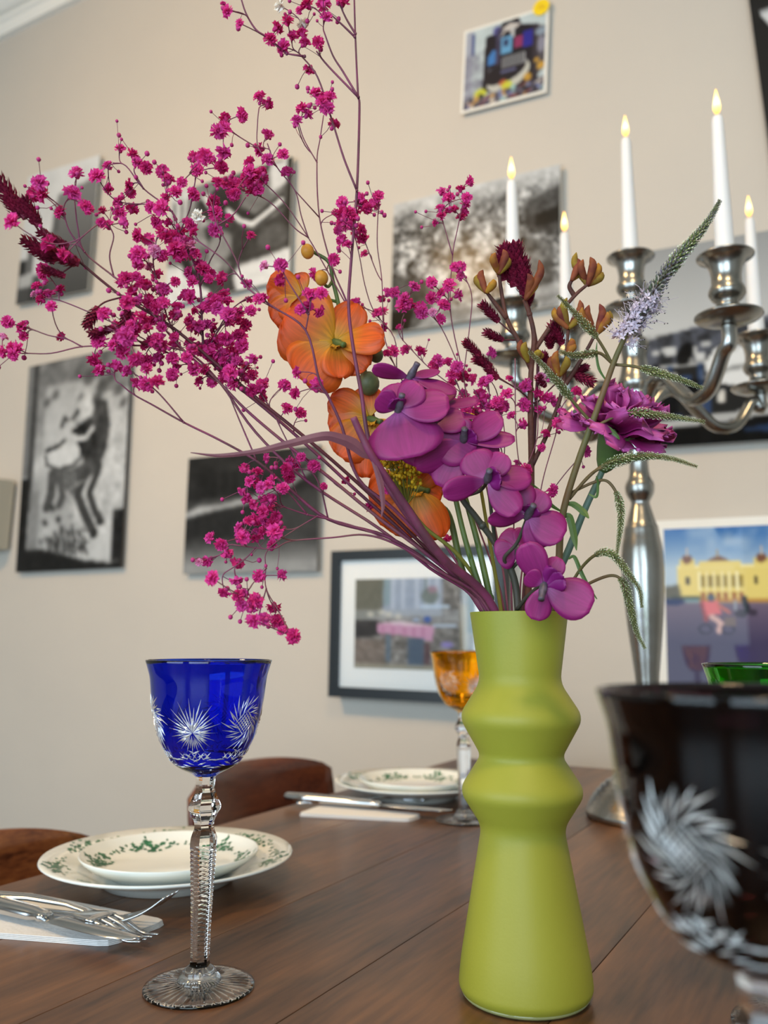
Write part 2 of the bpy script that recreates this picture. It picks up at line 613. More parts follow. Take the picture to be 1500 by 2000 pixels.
for x, y, r in ((0.5, 0.08, 0.03), (0.62, 0.12, 0.06), (0.75, 0.17, 0.06), (0.7, 0.22, 0.05), (0.9, 0.2, 0.05), (0.82, 0.14, 0.04), (0.3, 0.17, 0.04), (0.22, 0.2, 0.04), (0.95, 0.26, 0.04), (0.55, 0.2, 0.03)):
    a.ell(x, y, r, r * 0.55, K(70), 0.75, 3, rot=-30)
# body: neck, head with muzzle, chest and legs
a.poly([(0.68, 0.22), (0.80, 0.24), (0.84, 0.36), (0.82, 0.46), (0.76, 0.54), (0.66, 0.58), (0.6, 0.5), (0.66, 0.38)], K(58), k=2)
a.poly([(0.52, 0.34), (0.66, 0.3), (0.72, 0.42), (0.64, 0.5), (0.55, 0.46)], K(36), k=2)
a.line([(0.5, 0.36), (0.6, 0.35), (0.68, 0.39)], 0.02, K(22))
a.line([(0.52, 0.4), (0.62, 0.4), (0.68, 0.36)], 0.016, K(190), k=1)
a.A += ((a.noise(16, 24, 13) - 0.5) * 70 * ((a.U > 0.5) & (a.V > 0.2) & (a.V < 0.85)))[..., None]
a.ell(0.4, 0.47, 0.17, 0.055, K(206), 1, 1, rot=-8)
a.line([(0.24, 0.46), (0.25, 0.5), (0.36, 0.53), (0.5, 0.525), (0.6, 0.48)], 0.012, K(70), k=1)
a.line([(0.24, 0.435), (0.36, 0.42), (0.42, 0.395)], 0.014, K(44))
a.line([(0.38, 0.33), (0.4, 0.29), (0.43, 0.3)], 0.018, K(74), k=1)
a.line([(0.48, 0.3), (0.53, 0.27)], 0.018, K(74), k=1)
a.poly([(0.28, 0.52), (0.5, 0.54), (0.68, 0.5), (0.74, 0.55), (0.6, 0.62), (0.52, 0.66), (0.4, 0.6), (0.3, 0.6)], K(84), k=2)
for x in (0.44, 0.48, 0.52):
    a.line([(x, 0.55), (x + 0.02, 0.61)], 0.008, K(150), 0.7)
a.line([(0.31, 0.56), (0.32, 0.64), (0.28, 0.7)], 0.042, K(74), k=1)
a.line([(0.4, 0.6), (0.43, 0.66), (0.4, 0.7)], 0.03, K(84), k=1)
a.line([(0.64, 0.56), (0.57, 0.66), (0.64, 0.74), (0.74, 0.84)], 0.036, K(62), k=1)
a.line([(0.76, 0.54), (0.68, 0.66), (0.74, 0.74), (0.8, 0.79)], 0.03, K(60), k=1)
a.line([(0.5, 0.63), (0.6, 0.6), (0.68, 0.6)], 0.01, K(170), 0.7)
for x, y in ((0.27, 0.775), (0.4, 0.765), (0.34, 0.71), (0.78, 0.79), (0.74, 0.84)):
    a.ell(x, y, 0.028, 0.014, K(36), 0.9, 2, rot=30)


def scrawl(a, word, x, y, sx, sy, wd, c):
    G = {'T': [[(0, 0), (1, 0)], [(.5, 0), (.5, 1)]], 'H': [[(0, 0), (0, 1)], [(1, 0), (1, 1)], [(0, .5), (1, .5)]],
         'E': [[(1, 0), (0, 0), (0, 1), (1, 1)], [(0, .5), (.8, .5)]], 'B': [[(0, 0), (0, 1), (.9, .8), (0, .5), (.8, .25), (0, 0)]],
         'R': [[(0, 1), (0, 0), (.9, .25), (0, .5), (1, 1)]], 'A': [[(0, 1), (.5, 0), (1, 1)], [(.2, .6), (.8, .6)]],
         'K': [[(0, 0), (0, 1)], [(1, 0), (0, .5), (1, 1)]], 'a': [[(1, .4), (.2, .4), (0, .8), (.6, 1), (1, .7), (1, 1)]],
         'o': [[(.5, .4), (0, .7), (.5, 1), (1, .7), (.5, .4)]], 'b': [[(0, 0), (0, 1), (.9, .9), (.8, .5), (0, .5)]],
         'e': [[(0, .7), (1, .7), (.6, .4), (0, .7), (.4, 1), (1, .95)]], 'r': [[(0, .4), (0, 1)], [(0, .6), (.9, .4)]], 'i': [[(.5, .4), (.5, 1)]],
         'n': [[(0, 1), (0, .4), (.8, .45), (.9, 1)]]}
    for ch in word:
        for st in G.get(ch, []):
            a.line([(x + p[0] * sx * 0.8, y + p[1] * sy + (p[0] * 0.02 if True else 0)) for p in st], wd, c, 0.85)
        x += sx * 1.15


scrawl(a, 'a', 0.36, 0.80, 0.03, 0.03, 0.008, K(66))
scrawl(a, 'Rober', 0.43, 0.795, 0.045, 0.04, 0.009, K(66))
scrawl(a, 'in', 0.22, 0.83, 0.05, 0.03, 0.009, K(66))
scrawl(a, 'THE', 0.32, 0.845, 0.036, 0.05, 0.010, K(50))
scrawl(a, 'BREAK', 0.46, 0.855, 0.042, 0.055, 0.010, K(50))
a.A += ((a.noise(20, 30, 12) - 0.5) * 26)[..., None]
board_print('black_and_white_print', 'tall black and white print of a painted long-legged dog creature', [(-2.383, 1.849), (-1.916, 1.852), (-1.904, 1.173), (-2.358, 1.178)], a, M_EDGED, M_MATT)

# 4. dark water with a white curved bank
a = Art(90, 68, K(30))
a.A += ((a.noise(7, 6, 21) - 0.5) * 26)[..., None]
for x in (0.12, 0.2, 0.28, 0.36, 0.5):
    a.rect(x, 0.14, x + 0.05, 0.36, K(18), 0.7, 2)
a.poly([(0, 0.38), (0.5, 0.36), (0.5, 0.42), (0, 0.45)], K(78), 0.6, 3)
a.poly([(0, 0.47), (0.1, 0.43), (0.3, 0.42), (0.55, 0.37), (0.8, 0.27), (1, 0.12), (1, 0.15), (0.8, 0.31), (0.5, 0.43), (0.2, 0.48), (0, 0.53)], K(200), 0.9, 4)
a.poly([(0, 0.54), (0.4, 0.47), (0.8, 0.36), (1, 0.3), (1, 0.62), (0, 0.7)], K(34), 0.8, 4)
a.poly([(0.8, 0.02), (1, 0.0), (1, 0.12), (0.84, 0.16)], K(120), 0.6, 5)
a.poly([(0.72, 0.4), (1, 0.34), (1, 0.7), (0.72, 0.7)], K(62), 0.7, 4)
t_ = np.clip((a.V - 0.68) / 0.25, 0, 1)
a.put(a.soft(a.V > 0.68, 4), K(158), 0.9 * t_)
a.A += ((a.noise(20, 16, 22) - 0.5) * 20)[..., None]
board_print('black_and_white_print', 'dark print of black water with a pale bank, right of the dog print', [(-1.671, 1.473), (-1.223, 1.467), (-1.221, 1.139), (-1.665, 1.148)], a, mat('print_edge_grey', rgb(120, 122, 124), 0.4), M_MATT)

# 5. large craggy hillside
a = Art(120, 94, K(150))
a.A = np.ones_like(a.A) * K(120) + ((a.noise(14, 11, 31, 4) - 0.5) * 260)[..., None]
a.A += ((a.noise(44, 34, 32, 2) - 0.5) * 200)[..., None]
a.grad_ = None
t_ = np.clip(1 - a.V / 0.24, 0, 1)
a.put(t_, K(206), 0.9)
a.poly([(0.78, 0.24), (1, 0.14), (1, 0.5), (0.82, 0.44)], K(44), 0.75, 5)
a.poly([(0.86, 0.32), (1, 0.3), (1, 0.42), (0.86, 0.42)], K(20), 0.8, 3)
a.poly([(0.8, 0.5), (0.95, 0.5), (0.98, 0.9), (0.84, 0.9)], K(52), 0.55, 5)
a.poly([(0, 0.55), (0.2, 0.62), (0.3, 0.75), (0.24, 1), (0, 1)], K(46), 0.7, 6)
a.poly([(0, 0.84), (0.16, 0.84), (0.12, 1), (0, 1)], K(14), 1, 2)
a.poly([(0.15, 1), (0.3, 0.86), (0.6, 0.88), (1, 0.82), (1, 1)], K(196), 0.6, 4)
a.poly([(0.3, 0.9), (1, 0.9), (1, 0.94), (0.3, 0.97)], K(90), 0.5, 2)
a.A = np.clip(a.A, 14, 222)
board_print('black_and_white_print', 'large grey print of a craggy hillside behind the leftmost candle', [(-1.012, 2.073), (-0.570, 2.056), (-0.573, 1.720), (-1.009, 1.727)], a, M_EDGEL, M_SEMI)

# 6. collage of a house, white border, yellow sticker
a = Art(84, 84, (186, 200, 204))
a.A += ((a.noise(5, 5, 41) - 0.5) * 24)[..., None]
a.poly([(0.0, 0.02), (0.1, 0), (0.12, 1), (0, 1)], (150, 152, 172), 0.7, 4)
a.line([(0.1, 0.06), (0.1, 0.32)], 0.014, (58, 74, 130))
a.put(a.soft((a.V > 0.3) & (a.U < 0.26), 6), (110, 110, 128), 0.8 * np.clip(a.noise(9, 9, 42) * 2 - 0.5, 0, 1))
a.poly([(0.26, 0.14), (0.4, 0.12), (0.46, 0.02), (0.66, 0.0), (0.7, 0.1), (0.9, 0.16), (0.92, 0.86), (0.5, 0.9), (0.24, 0.82)], (26, 24, 34), k=1)
a.poly([(0.84, 0.14), (1, 0.22), (1, 0.7), (0.86, 0.84)], (56, 50, 58), 0.85, 3)
a.ell(0.94, 0.26, 0.07, 0.05, (150, 170, 190), 0.8, 3)
a.ell(0.95, 0.42, 0.05, 0.1, (150, 150, 170), 0.8, 3)
a.poly([(0.44, 0.1), (0.56, 0.04), (0.7, 0.09), (0.62, 0.14)], (196, 190, 186))
a.line([(0.42, 0.22), (0.5, 0.12), (0.58, 0.13)], 0.014, (196, 190, 186))
a.rect(0.57, 0.1, 0.62, 0.24, (190, 190, 190))
a.rect(0.45, 0.2, 0.6, 0.42, (96, 154, 196))
a.rect(0.49, 0.24, 0.55, 0.32, (44, 56, 90), k=1)
a.poly([(0.3, 0.4), (0.36, 0.32), (0.42, 0.36), (0.42, 0.5), (0.3, 0.52)], (62, 120, 186))
a.rect(0.62, 0.24, 0.73, 0.38, (136, 48, 92))
a.rect(0.73, 0.2, 0.84, 0.4, (40, 40, 140))
a.ell(0.4, 0.1, 0.05, 0.06, (70, 70, 140), 0.9, 2)
a.line([(0.42, 0.1), (0.42, 0.72)], 0.03, (62, 58, 86), 0.9, 2)
for x in np.arange(0.5, 0.76, 0.024):
    a.rect(x, 0.45, x + 0.012, 0.6, (140, 142, 146), k=0)
a.rect(0.31, 0.56, 0.4, 0.68, (96, 98, 110), k=1)
a.ell(0.56, 0.7, 0.27, 0.17, (188, 188, 180), 1, 1, rot=-18)
a.ell(0.52, 0.64, 0.26, 0.13, (26, 24, 34), 1, 1, rot=-12)
for x in np.arange(0.48, 0.76, 0.024):
    a.rect(x, 0.46, x + 0.012, 0.6, (138, 140, 146), k=0)
a.rect(0.47, 0.62, 0.66, 0.66, (90, 92, 128), k=1)
a.ell(0.5, 0.77, 0.05, 0.04, (190, 90, 60), 0.9, 2)
for x, y, r in ((0.22, 0.84, 0.08), (0.55, 0.82, 0.07)):
    a.ell(x, y, r, r * 0.8, (196, 200, 60), 0.95, 2)
a.poly([(0, 0.9), (1, 0.82), (1, 1), (0, 1)], (70, 66, 84), 0.9, 2)
r_ = np.random.default_rng(4)
for i in range(46):
    cc = [(226, 218, 200), (110, 124, 180), (30, 28, 36), (196, 150, 80), (130, 60, 60), (150, 190, 190)][i % 6]
    a.ell(r_.random(), 0.86 + 0.13 * r_.random(), 0.02 + 0.03 * r_.random(), 0.01 + 0.02 * r_.random(), cc, 0.8, 1, rot=r_.random() * 180)
for x, y, r in ((0.95, 0.68, 0.05), (0.8, 0.78, 0.05), (0.9, 0.6, 0.03)):
    a.ell(x, y, r, r, (214, 164, 62), 0.85, 2)
t6, c6, y6 = board_print('collage_print', 'small square colour collage of a house with a white border, topmost', [(-0.816, 2.489), (-0.592, 2.474), (-0.591, 2.253), (-0.811, 2.264)], a, M_EDGEW, M_MATT, off=0.010, border=0.007)
# the sticker: a thin round disc with scribbled digits
M_STICK = mat('sticker_yellow', rgb(246, 212, 20), 0.6)
sc = at(1057, 14, 1.0) - CAM
sc = CAM + sc * ((y6 - 0.003 - CAM[1]) / sc[1])
s_ = thing('price_sticker', 'round yellow sticker on the corner of the colour collage', 'sticker', tuple(sc))
seg = 32
V = [(sc[0] + 0.0205 * math.cos(i * 2 * math.pi / seg), y, sc[2] + 0.0205 * math.sin(i * 2 * math.pi / seg)) for y in (sc[1] - 0.0006, sc[1] + 0.0006) for i in range(seg)]
F = [tuple(range(seg)), tuple(range(2 * seg - 1, seg - 1, -1))] + [(i, seg + i, seg + (i + 1) % seg, (i + 1) % seg) for i in range(seg)]
mk('disc', V, F, M_STICK, s_, smooth=False)
pen = []
for st in ([(-0.008, 0.005), (-0.005, 0.007), (-0.003, 0.004), (-0.008, -0.005), (-0.003, -0.005)], [(-0.0005, 0.006), (0.0005, -0.005)],
           [(0.003, -0.005), (0.006, 0.006), (0.0085, -0.004)], [(0.0045, 0.0), (0.0075, 0.0005)]):
    pen.append(tube([(sc[0] + p[0], sc[1] - 0.0007, sc[2] + p[1]) for p in st], 0.0006, 4))
V, F = join(pen)
mk('lettering', V, F, mat('sticker_ink', rgb(206, 120, 20), 0.6), s_)

# 7. right: white town under a hill, glossy
a = Art(170, 116, K(168))
a.U = a.U / 0.58
a.grad(K(150), K(190), 0, 0.42)
a.poly([(0, 0.47), (0.12, 0.45), (0.3, 0.42), (0.5, 0.43), (0.75, 0.40), (1.8, 0.42), (1.8, 0.6), (0, 0.6)], (86, 90, 102), k=1)
a.put(a.soft((a.V > 0.44) & (a.V < 0.6), 1), K(30), 0.85 * np.clip(a.noise(26, 18, 51) * 2.4 - 0.8, 0, 1))
r_ = np.random.default_rng(9)
for i in range(60):
    x, y = 1.75 * r_.random(), 0.50 + 0.1 * r_.random()
    a.rect(x, y, x + 0.02 + 0.04 * r_.random(), y + 0.02 + 0.03 * r_.random(), K(170 + 60 * r_.random()), 0.95, 1)
a.poly([(0, 0.60), (1.8, 0.56), (1.8, 0.84), (0, 0.88)], K(26), 0.93, 2)
a.rect(0, 0.595, 0.36, 0.615, K(190), 0.9, 1)
for i in range(64):
    x, y = 1.75 * r_.random(), 0.58 + 0.2 * r_.random()
    a.rect(x, y, x + 0.015 + 0.05 * r_.random(), y + 0.03 + 0.07 * r_.random(), [(206, 208, 206), (18, 20, 24), (52, 72, 110), (222, 220, 214), (30, 32, 36)][i % 5], 0.9, 1)
a.poly([(0.34, 0.60), (0.42, 0.53), (0.5, 0.56), (0.56, 0.52), (0.6, 0.62), (0.62, 0.74), (0.5, 0.73), (0.36, 0.70)], K(222), k=1)
a.line([(0.36, 0.66), (0.6, 0.63)], 0.008, K(150), 1, 1)
a.poly([(0.9, 0.60), (0.98, 0.54), (1.1, 0.58), (1.1, 0.74), (0.9, 0.74)], K(214), k=1)
a.ell(0.24, 0.55, 0.05, 0.05, K(16), 0.95, 1, rot=-30)
for x in (0.14, 0.3, 0.66, 0.8, 1.2):
    a.rect(x, 0.6, x + 0.035, 0.8, (46, 66, 104), 0.85, 1)
a.poly([(0, 0.68), (0.32, 0.68), (0.3, 0.84), (0, 0.86)], K(14), 0.9, 2)
a.poly([(0, 0.88), (0.5, 0.85), (1.8, 0.74), (1.8, 0.78), (0.5, 0.89), (0, 0.92)], K(176), k=1)
a.poly([(0, 0.92), (0.5, 0.89), (1.8, 0.78), (1.8, 1.1), (0, 1.1)], K(14), k=1)
a.poly([(0.5, 0.94), (0.8, 0.90), (0.95, 0.92), (0.7, 0.96)], (40, 60, 96), 0.9, 2)
board_print('black_and_white_print', 'wide glossy print of a white hillside town, behind the candelabra', [(-0.395, 1.803), (0.255, 1.778), (0.235, 1.345), (-0.405, 1.369)], a, mat('print_edge_mid', rgb(150, 152, 150), 0.4), M_GLOSS)

# 8. colour photo: pale yellow colonnaded building, blue sky, cyclists; white border
a = Art(150, 128, (120, 150, 190))
a.U, a.V = a.U / 0.72, a.V / 0.70
a.grad((52, 104, 172), (176, 196, 214), 0.0, 0.36)
n = a.noise(6, 5, 61)
a.put(np.clip((n - 0.52) * 4, 0, 1) * (a.V < 0.35), (206, 216, 224), 0.5)
YB, YD, YL = (226, 206, 122), (168, 140, 66), (240, 230, 176)
a.rect(0.09, 0.34, 1.5, 0.66, YB, k=1)
a.rect(0.09, 0.335, 1.5, 0.36, YL, k=1)
for x in (0.13, 0.62):
    a.rect(x - 0.02, 0.28, x + 0.08, 0.36, YB, k=1)
    a.ell(x + 0.03, 0.28, 0.034, 0.04, (122, 84, 66), 1, 1)
    a.line([(x + 0.03, 0.25), (x + 0.03, 0.18)], 0.004, (196, 180, 160), 1, 0)
a.poly([(0.28, 0.31), (0.37, 0.25), (0.46, 0.31)], (120, 84, 62), k=1)
a.line([(0.37, 0.26), (0.37, 0.2)], 0.005, YD, 1, 0)
a.rect(0.24, 0.3, 0.52, 0.36, YB, k=1)
for i in range(6):
    x = 0.25 + i * 0.05
    a.rect(x, 0.42, x + 0.03, 0.52, (150, 128, 60), k=1)
    a.rect(x, 0.57, x + 0.03, 0.65, (156, 96, 50), k=1)
    a.rect(x - 0.014, 0.39, x - 0.004, 0.56, YL, k=0)
for x in (0.15, 0.6, 0.72, 0.84):
    a.rect(x, 0.44, x + 0.025, 0.5, (70, 62, 50), k=1)
a.poly([(0, 0.52), (0.1, 0.5), (0.12, 0.66), (0, 0.66)], (96, 92, 78), k=3)
a.rect(0.05, 0.6, 0.25, 0.635, (62, 66, 54), 0.9, 2)
a.rect(0.13, 0.62, 0.24, 0.66, (96, 136, 160), 0.9, 2)
a.rect(0.24, 0.63, 1.5, 0.67, (176, 120, 60), 0.8, 2)
a.poly([(0, 0.66), (1.5, 0.66), (1.5, 1.5), (0, 1.5)], (112, 98, 118), k=2)
t_ = np.clip((a.V - 0.66) / 0.34, 0, 1)
a.put(t_, (56, 52, 84), 0.75)
a.ell(0.06, 0.65, 0.08, 0.03, (34, 44, 92), 1, 2)
a.line([(0.26, 0.66), (0.28, 0.8)], 0.02, (150, 74, 80), 0.9, 1)
a.poly([(0.26, 0.65), (0.36, 0.64), (0.38, 0.76), (0.28, 0.77)], (214, 112, 118), k=1)
a.line([(0.36, 0.68), (0.43, 0.74)], 0.012, (190, 110, 100))
a.ell(0.315, 0.615, 0.024, 0.034, (84, 92, 112), 1, 1)
a.line([(0.32, 0.78), (0.38, 0.84), (0.36, 0.9)], 0.02, (206, 170, 166))
for x in (0.27, 0.42):
    a.ell(x, 0.885, 0.045, 0.045, (40, 36, 56), 1, 1)
    a.ell(x, 0.885, 0.034, 0.034, (84, 76, 104), 1, 1)
a.rect(0.4, 0.78, 0.47, 0.86, (120, 104, 100), 0.9, 1)
a.line([(0.53, 0.64), (0.55, 0.72), (0.52, 0.76)], 0.018, (32, 34, 40), 1, 1)
a.ell(0.535, 0.62, 0.015, 0.02, (30, 28, 30), 1, 1)
a.ell(0.5, 0.75, 0.035, 0.035, (60, 52, 66), 0.9, 1)
a.ell(0.58, 0.74, 0.03, 0.03, (60, 52, 66), 0.9, 1)
a.rect(0.46, 0.64, 0.485, 0.73, (150, 160, 170), 0.9, 1)
board_print('colour_print', 'colour print of a pale yellow columned building under blue sky', [(-0.386, 1.214), (0.042, 1.208), (0.030, 0.845), (-0.397, 0.852)], a, M_EDGEW, M_GLOSS, border=0.018)

# 9. top right: tall black print with a white figure
a = Art(60, 60, K(26))
a.poly([(0.035, 0.565), (0.07, 0.545), (1, 0.5), (1, 0.95), (0.2, 0.86), (0.13, 0.72), (0.10, 0.62)], K(206), k=0)
a.line([(0.03, 0.56), (0.4, 0.55)], 0.012, K(30), 1, 0)
a.line([(0.11, 0.62), (0.15, 0.72), (0.22, 0.86)], 0.01, K(80), 1, 0)
board_print('black_and_white_print', 'black print with a white shape at the top right corner', [(-0.176, 2.80), (0.26, 2.825), (0.313, 1.895), (-0.122, 1.87)], a, M_EDGED, M_MATT, off=0.02)

# 10. framed colour photo of a garden table: black frame, mat, glass
c = rect_from([(-1.163, 1.183), (-0.710, 1.181), (-0.716, 0.826), (-1.166, 0.835)])
t = thing('framed_photo', 'black framed photo with a white mat, low on the wall behind the vase', 'picture', (c[3][0], WY, c[3][1]))
M_BLACKF = mat('black_frame_paint', rgb(34, 40, 46), 0.35)
yf = WY - 0.052
ci = inset(c, 0.024)
V, F = ring(c, ci, yf, WY - 0.012)
mk('frame', V, F, M_BLACKF, t, smooth=False)
V, F = slab(c, WY - 0.0125, WY - 0.010)
mk('backing', V, F, M_BLACKF, t, smooth=False)
V, F = slab(inset(c, 0.1), WY - 0.010, WY)
mk('wall_spacer', V, F, M_BLACKF, t, smooth=False)
V, F = slab(inset(c, 0.022), yf + 0.012, yf + 0.014)
mk('mat_board', V, F, mat('mat_board_white', rgb(250, 250, 247), 0.8), t, smooth=False)
a = Art(104, 84, (130, 126, 122))
n = a.noise(26, 20, 71, 3)
a.A += ((n - 0.5) * 120)[..., None]
a.poly([(0, 0), (0.34, 0), (0.26, 0.4), (0, 0.5)], (112, 112, 98), 0.85, 2)
a.line([(0.3, 0.05), (0.24, 0.38)], 0.012, (80, 76, 66))
a.poly([(0.26, 0), (0.74, 0), (0.74, 0.42), (0.24, 0.42)], (168, 182, 204), 0.85, 2)
for x in (0.32, 0.4, 0.52, 0.6, 0.68):
    a.rect(x, 0, x + 0.03, 0.34, (206, 214, 226), 0.7, 2)
a.rect(0.25, 0, 0.31, 0.3, (136, 160, 166), 0.7, 2)
a.rect(0.6, 0, 0.62, 0.18, (100, 116, 116), 0.8, 1)
a.ell(0.64, 0.2, 0.07, 0.09, (110, 120, 112), 0.8, 2)
a.ell(0.66, 0.13, 0.04, 0.04, (168, 130, 146), 0.8, 2)
a.put(a.soft((a.V > 0.34) & (a.V < 0.48), 3), (176, 180, 184), 0.5)
for x, y in ((0.14, 0.4), (0.24, 0.38), (0.1, 0.52), (0.3, 0.4), (0.38, 0.42), (0.06, 0.5)):
    a.ell(x, y, 0.03, 0.03, (216, 212, 200), 0.85, 2)
a.poly([(0, 0.46), (0.2, 0.46), (0.24, 0.62), (0.1, 0.66), (0, 0.66)], (44, 42, 44), 0.85, 2)
a.rect(0.56, 0.3, 0.8, 0.33, (196, 214, 232), 0.9, 1)
a.ell(0.62, 0.45, 0.03, 0.035, (66, 100, 176), 0.95, 1)
a.ell(0.53, 0.46, 0.03, 0.02, (170, 190, 220), 0.95, 1)
a.poly([(0.2, 0.5), (0.4, 0.48), (0.68, 0.53), (0.66, 0.69), (0.45, 0.63), (0.2, 0.6)], (208, 158, 188), k=1)
a.poly([(0.22, 0.49), (0.4, 0.475), (0.68, 0.525), (0.5, 0.53)], (226, 206, 216), k=1)
for x in (0.24, 0.33, 0.42, 0.5, 0.58):
    a.rect(x, 0.54, x + 0.02, 0.64, (180, 116, 150), 0.6, 1)
a.rect(0.66, 0.5, 0.86, 0.53, (190, 204, 222), 0.9, 1)
a.rect(0.28, 0.62, 0.32, 0.92, (98, 118, 136), 0.9, 2)
a.rect(0.46, 0.66, 0.6, 0.96, (80, 98, 120), 0.9, 2)
a.rect(0.6, 0.7, 0.64, 0.94, (90, 60, 66), 0.8, 2)
a.ell(0.78, 0.72, 0.05, 0.03, (150, 136, 206), 0.9, 2)
a.rect(0.88, 0.3, 0.94, 0.8, (168, 156, 130), 0.9, 2)
a.rect(0.94, 0, 1, 0.6, (70, 92, 96), 0.9, 2)
a.put(a.soft((a.V > 0.68) & (a.U < 0.27), 3), (134, 116, 104), 0.6)
a.put(a.soft((a.V > 0.94), 2), (176, 170, 150), 0.7)
ux, uz = np.array(c[1]) - np.array(c[0]), np.array(c[3]) - np.array(c[0])
pc = [np.array(c[0]) + ux * u_ + uz * v_ for u_, v_ in ((0.145, 0.20), (0.84, 0.20), (0.84, 0.80), (0.145, 0.80))]
print_sheet('photo', a, pc, yf + 0.0112, t, M_MATT)
M_PANE = mat('picture_glass', (1, 1, 1, 1), 0.0)
nt = M_PANE.node_tree
g_, tr_, fr_, mxs = nt.nodes.new('ShaderNodeBsdfGlossy'), nt.nodes.new('ShaderNodeBsdfTransparent'), nt.nodes.new('ShaderNodeFresnel'), nt.nodes.new('ShaderNodeMixShader')
g_.inputs['Roughness'].default_value = 0.0
fr_.inputs['IOR'].default_value = 1.45
nt.links.new(fr_.outputs[0], mxs.inputs[0]); nt.links.new(tr_.outputs[0], mxs.inputs[1]); nt.links.new(g_.outputs[0], mxs.inputs[2])
nt.links.new(mxs.outputs[0], nt.nodes['Material Output'].inputs[0])
V, F = slab(inset(c, 0.0235), yf + 0.004, yf + 0.0055)
mk('glass_pane', V, F, M_PANE, t, smooth=False)

# 11. fabric wall lamp shade at the left edge
lx = -2.53
t = thing('wall_lamp', 'beige box-shaped wall lamp at the left edge of the picture', 'lamp', (lx, WY, 1.24))
M_SHADE = mat('shade_fabric', rgb(196, 188, 170), 0.9, bump=0.3, bump_scale=400)
V, F = [], []
for z, hw, d in ((1.252, 0.105, 0.085), (1.475, 0.118, 0.10)):
    for i in range(13):
        q = math.pi * i / 12
        V.append((lx - hw * math.cos(q), WY - 0.012 - d * math.sin(q) ** 0.35 if 0 < i < 12 else WY - 0.012, z))
F = [(i, i + 1, 14 + i, 13 + i) for i in range(12)] + [tuple(range(13))[::-1], tuple(range(13, 26))]
mk('shade', V, F, M_SHADE, t, smooth=False)
V, F = box(lx - 0.05, lx + 0.05, WY - 0.013, WY, 1.30, 1.42, bev=0.002)
mk('wall_plate', V, F, mat('lamp_metal', rgb(150, 148, 142), 0.4, metal=0.8), t, smooth=False)

# ------------------------------------------------------------------ dining table
def wood(name, c_dark, c_mid, c_light, rough, coat, scale=1.0, axis='Y'):
    m = bpy.data.materials.new(name)
    m.use_nodes = True
    nt = m.node_tree
    b = nt.nodes['Principled BSDF']
    tc = nt.nodes.new('ShaderNodeTexCoord')
    oi = nt.nodes.new('ShaderNodeObjectInfo')
    mu = nt.nodes.new('ShaderNodeVectorMath'); mu.operation = 'SCALE'
    cb = nt.nodes.new('ShaderNodeCombineXYZ')
    nt.links.new(oi.outputs['Random'], cb.inputs[0]); nt.links.new(oi.outputs['Random'], cb.inputs[1]); nt.links.new(oi.outputs['Random'], cb.inputs[2])
    nt.links.new(cb.outputs[0], mu.inputs[0]); mu.inputs['Scale'].default_value = 17.0
    ad = nt.nodes.new('ShaderNodeVectorMath'); ad.operation = 'ADD'
    nt.links.new(tc.outputs['Object'], ad.inputs[0]); nt.links.new(mu.outputs[0], ad.inputs[1])
    mp = nt.nodes.new('ShaderNodeMapping')
    s = {'Y': (14, 1.3, 14), 'X': (1.3, 14, 14), 'Z': (14, 14, 1.3)}[axis]
    mp.inputs['Scale'].default_value = tuple(q * scale for q in s)
    nt.links.new(ad.outputs[0], mp.inputs['Vector'])
    n1 = nt.nodes.new('ShaderNodeTexNoise'); n1.inputs['Scale'].default_value = 1.0; n1.inputs['Detail'].default_value = 6; n1.inputs['Distortion'].default_value = 0.8
    nt.links.new(mp.outputs[0], n1.inputs['Vector'])
    mp2 = nt.nodes.new('ShaderNodeMapping')
    mp2.inputs['Scale'].default_value = tuple(q * scale * 13 for q in s)
    nt.links.new(ad.outputs[0], mp2.inputs['Vector'])
    n2 = nt.nodes.new('ShaderNodeTexNoise'); n2.inputs['Scale'].default_value = 1.0; n2.inputs['Detail'].default_value = 4
    nt.links.new(mp2.outputs[0], n2.inputs['Vector'])
    mix = nt.nodes.new('ShaderNodeMath'); mix.operation = 'MULTIPLY_ADD'
    mix.inputs[1].default_value = 0.45
    nt.links.new(n2.outputs['Fac'], mix.inputs[0]); nt.links.new(n1.outputs['Fac'], mix.inputs[2])
    cr = nt.nodes.new('ShaderNodeValToRGB')
    e = cr.color_ramp.elements
    e[0].position = 0.52; e[0].color = c_dark
    e[1].position = 0.92; e[1].color = c_light
    k = e.new(0.66); k.color = c_mid
    nt.links.new(mix.outputs[0], cr.inputs[0])
    nt.links.new(cr.outputs[0], b.inputs['Base Color'])
    b.inputs['Roughness'].default_value = rough
    b.inputs['Coat Weight'].default_value = coat
    b.inputs['Coat Roughness'].default_value = 0.18
    bp = nt.nodes.new('ShaderNodeBump'); bp.inputs['Strength'].default_value = 0.08; bp.inputs['Distance'].default_value = 0.001
    nt.links.new(n2.outputs['Fac'], bp.inputs['Height']); nt.links.new(bp.outputs[0], b.inputs['Normal'])
    return m


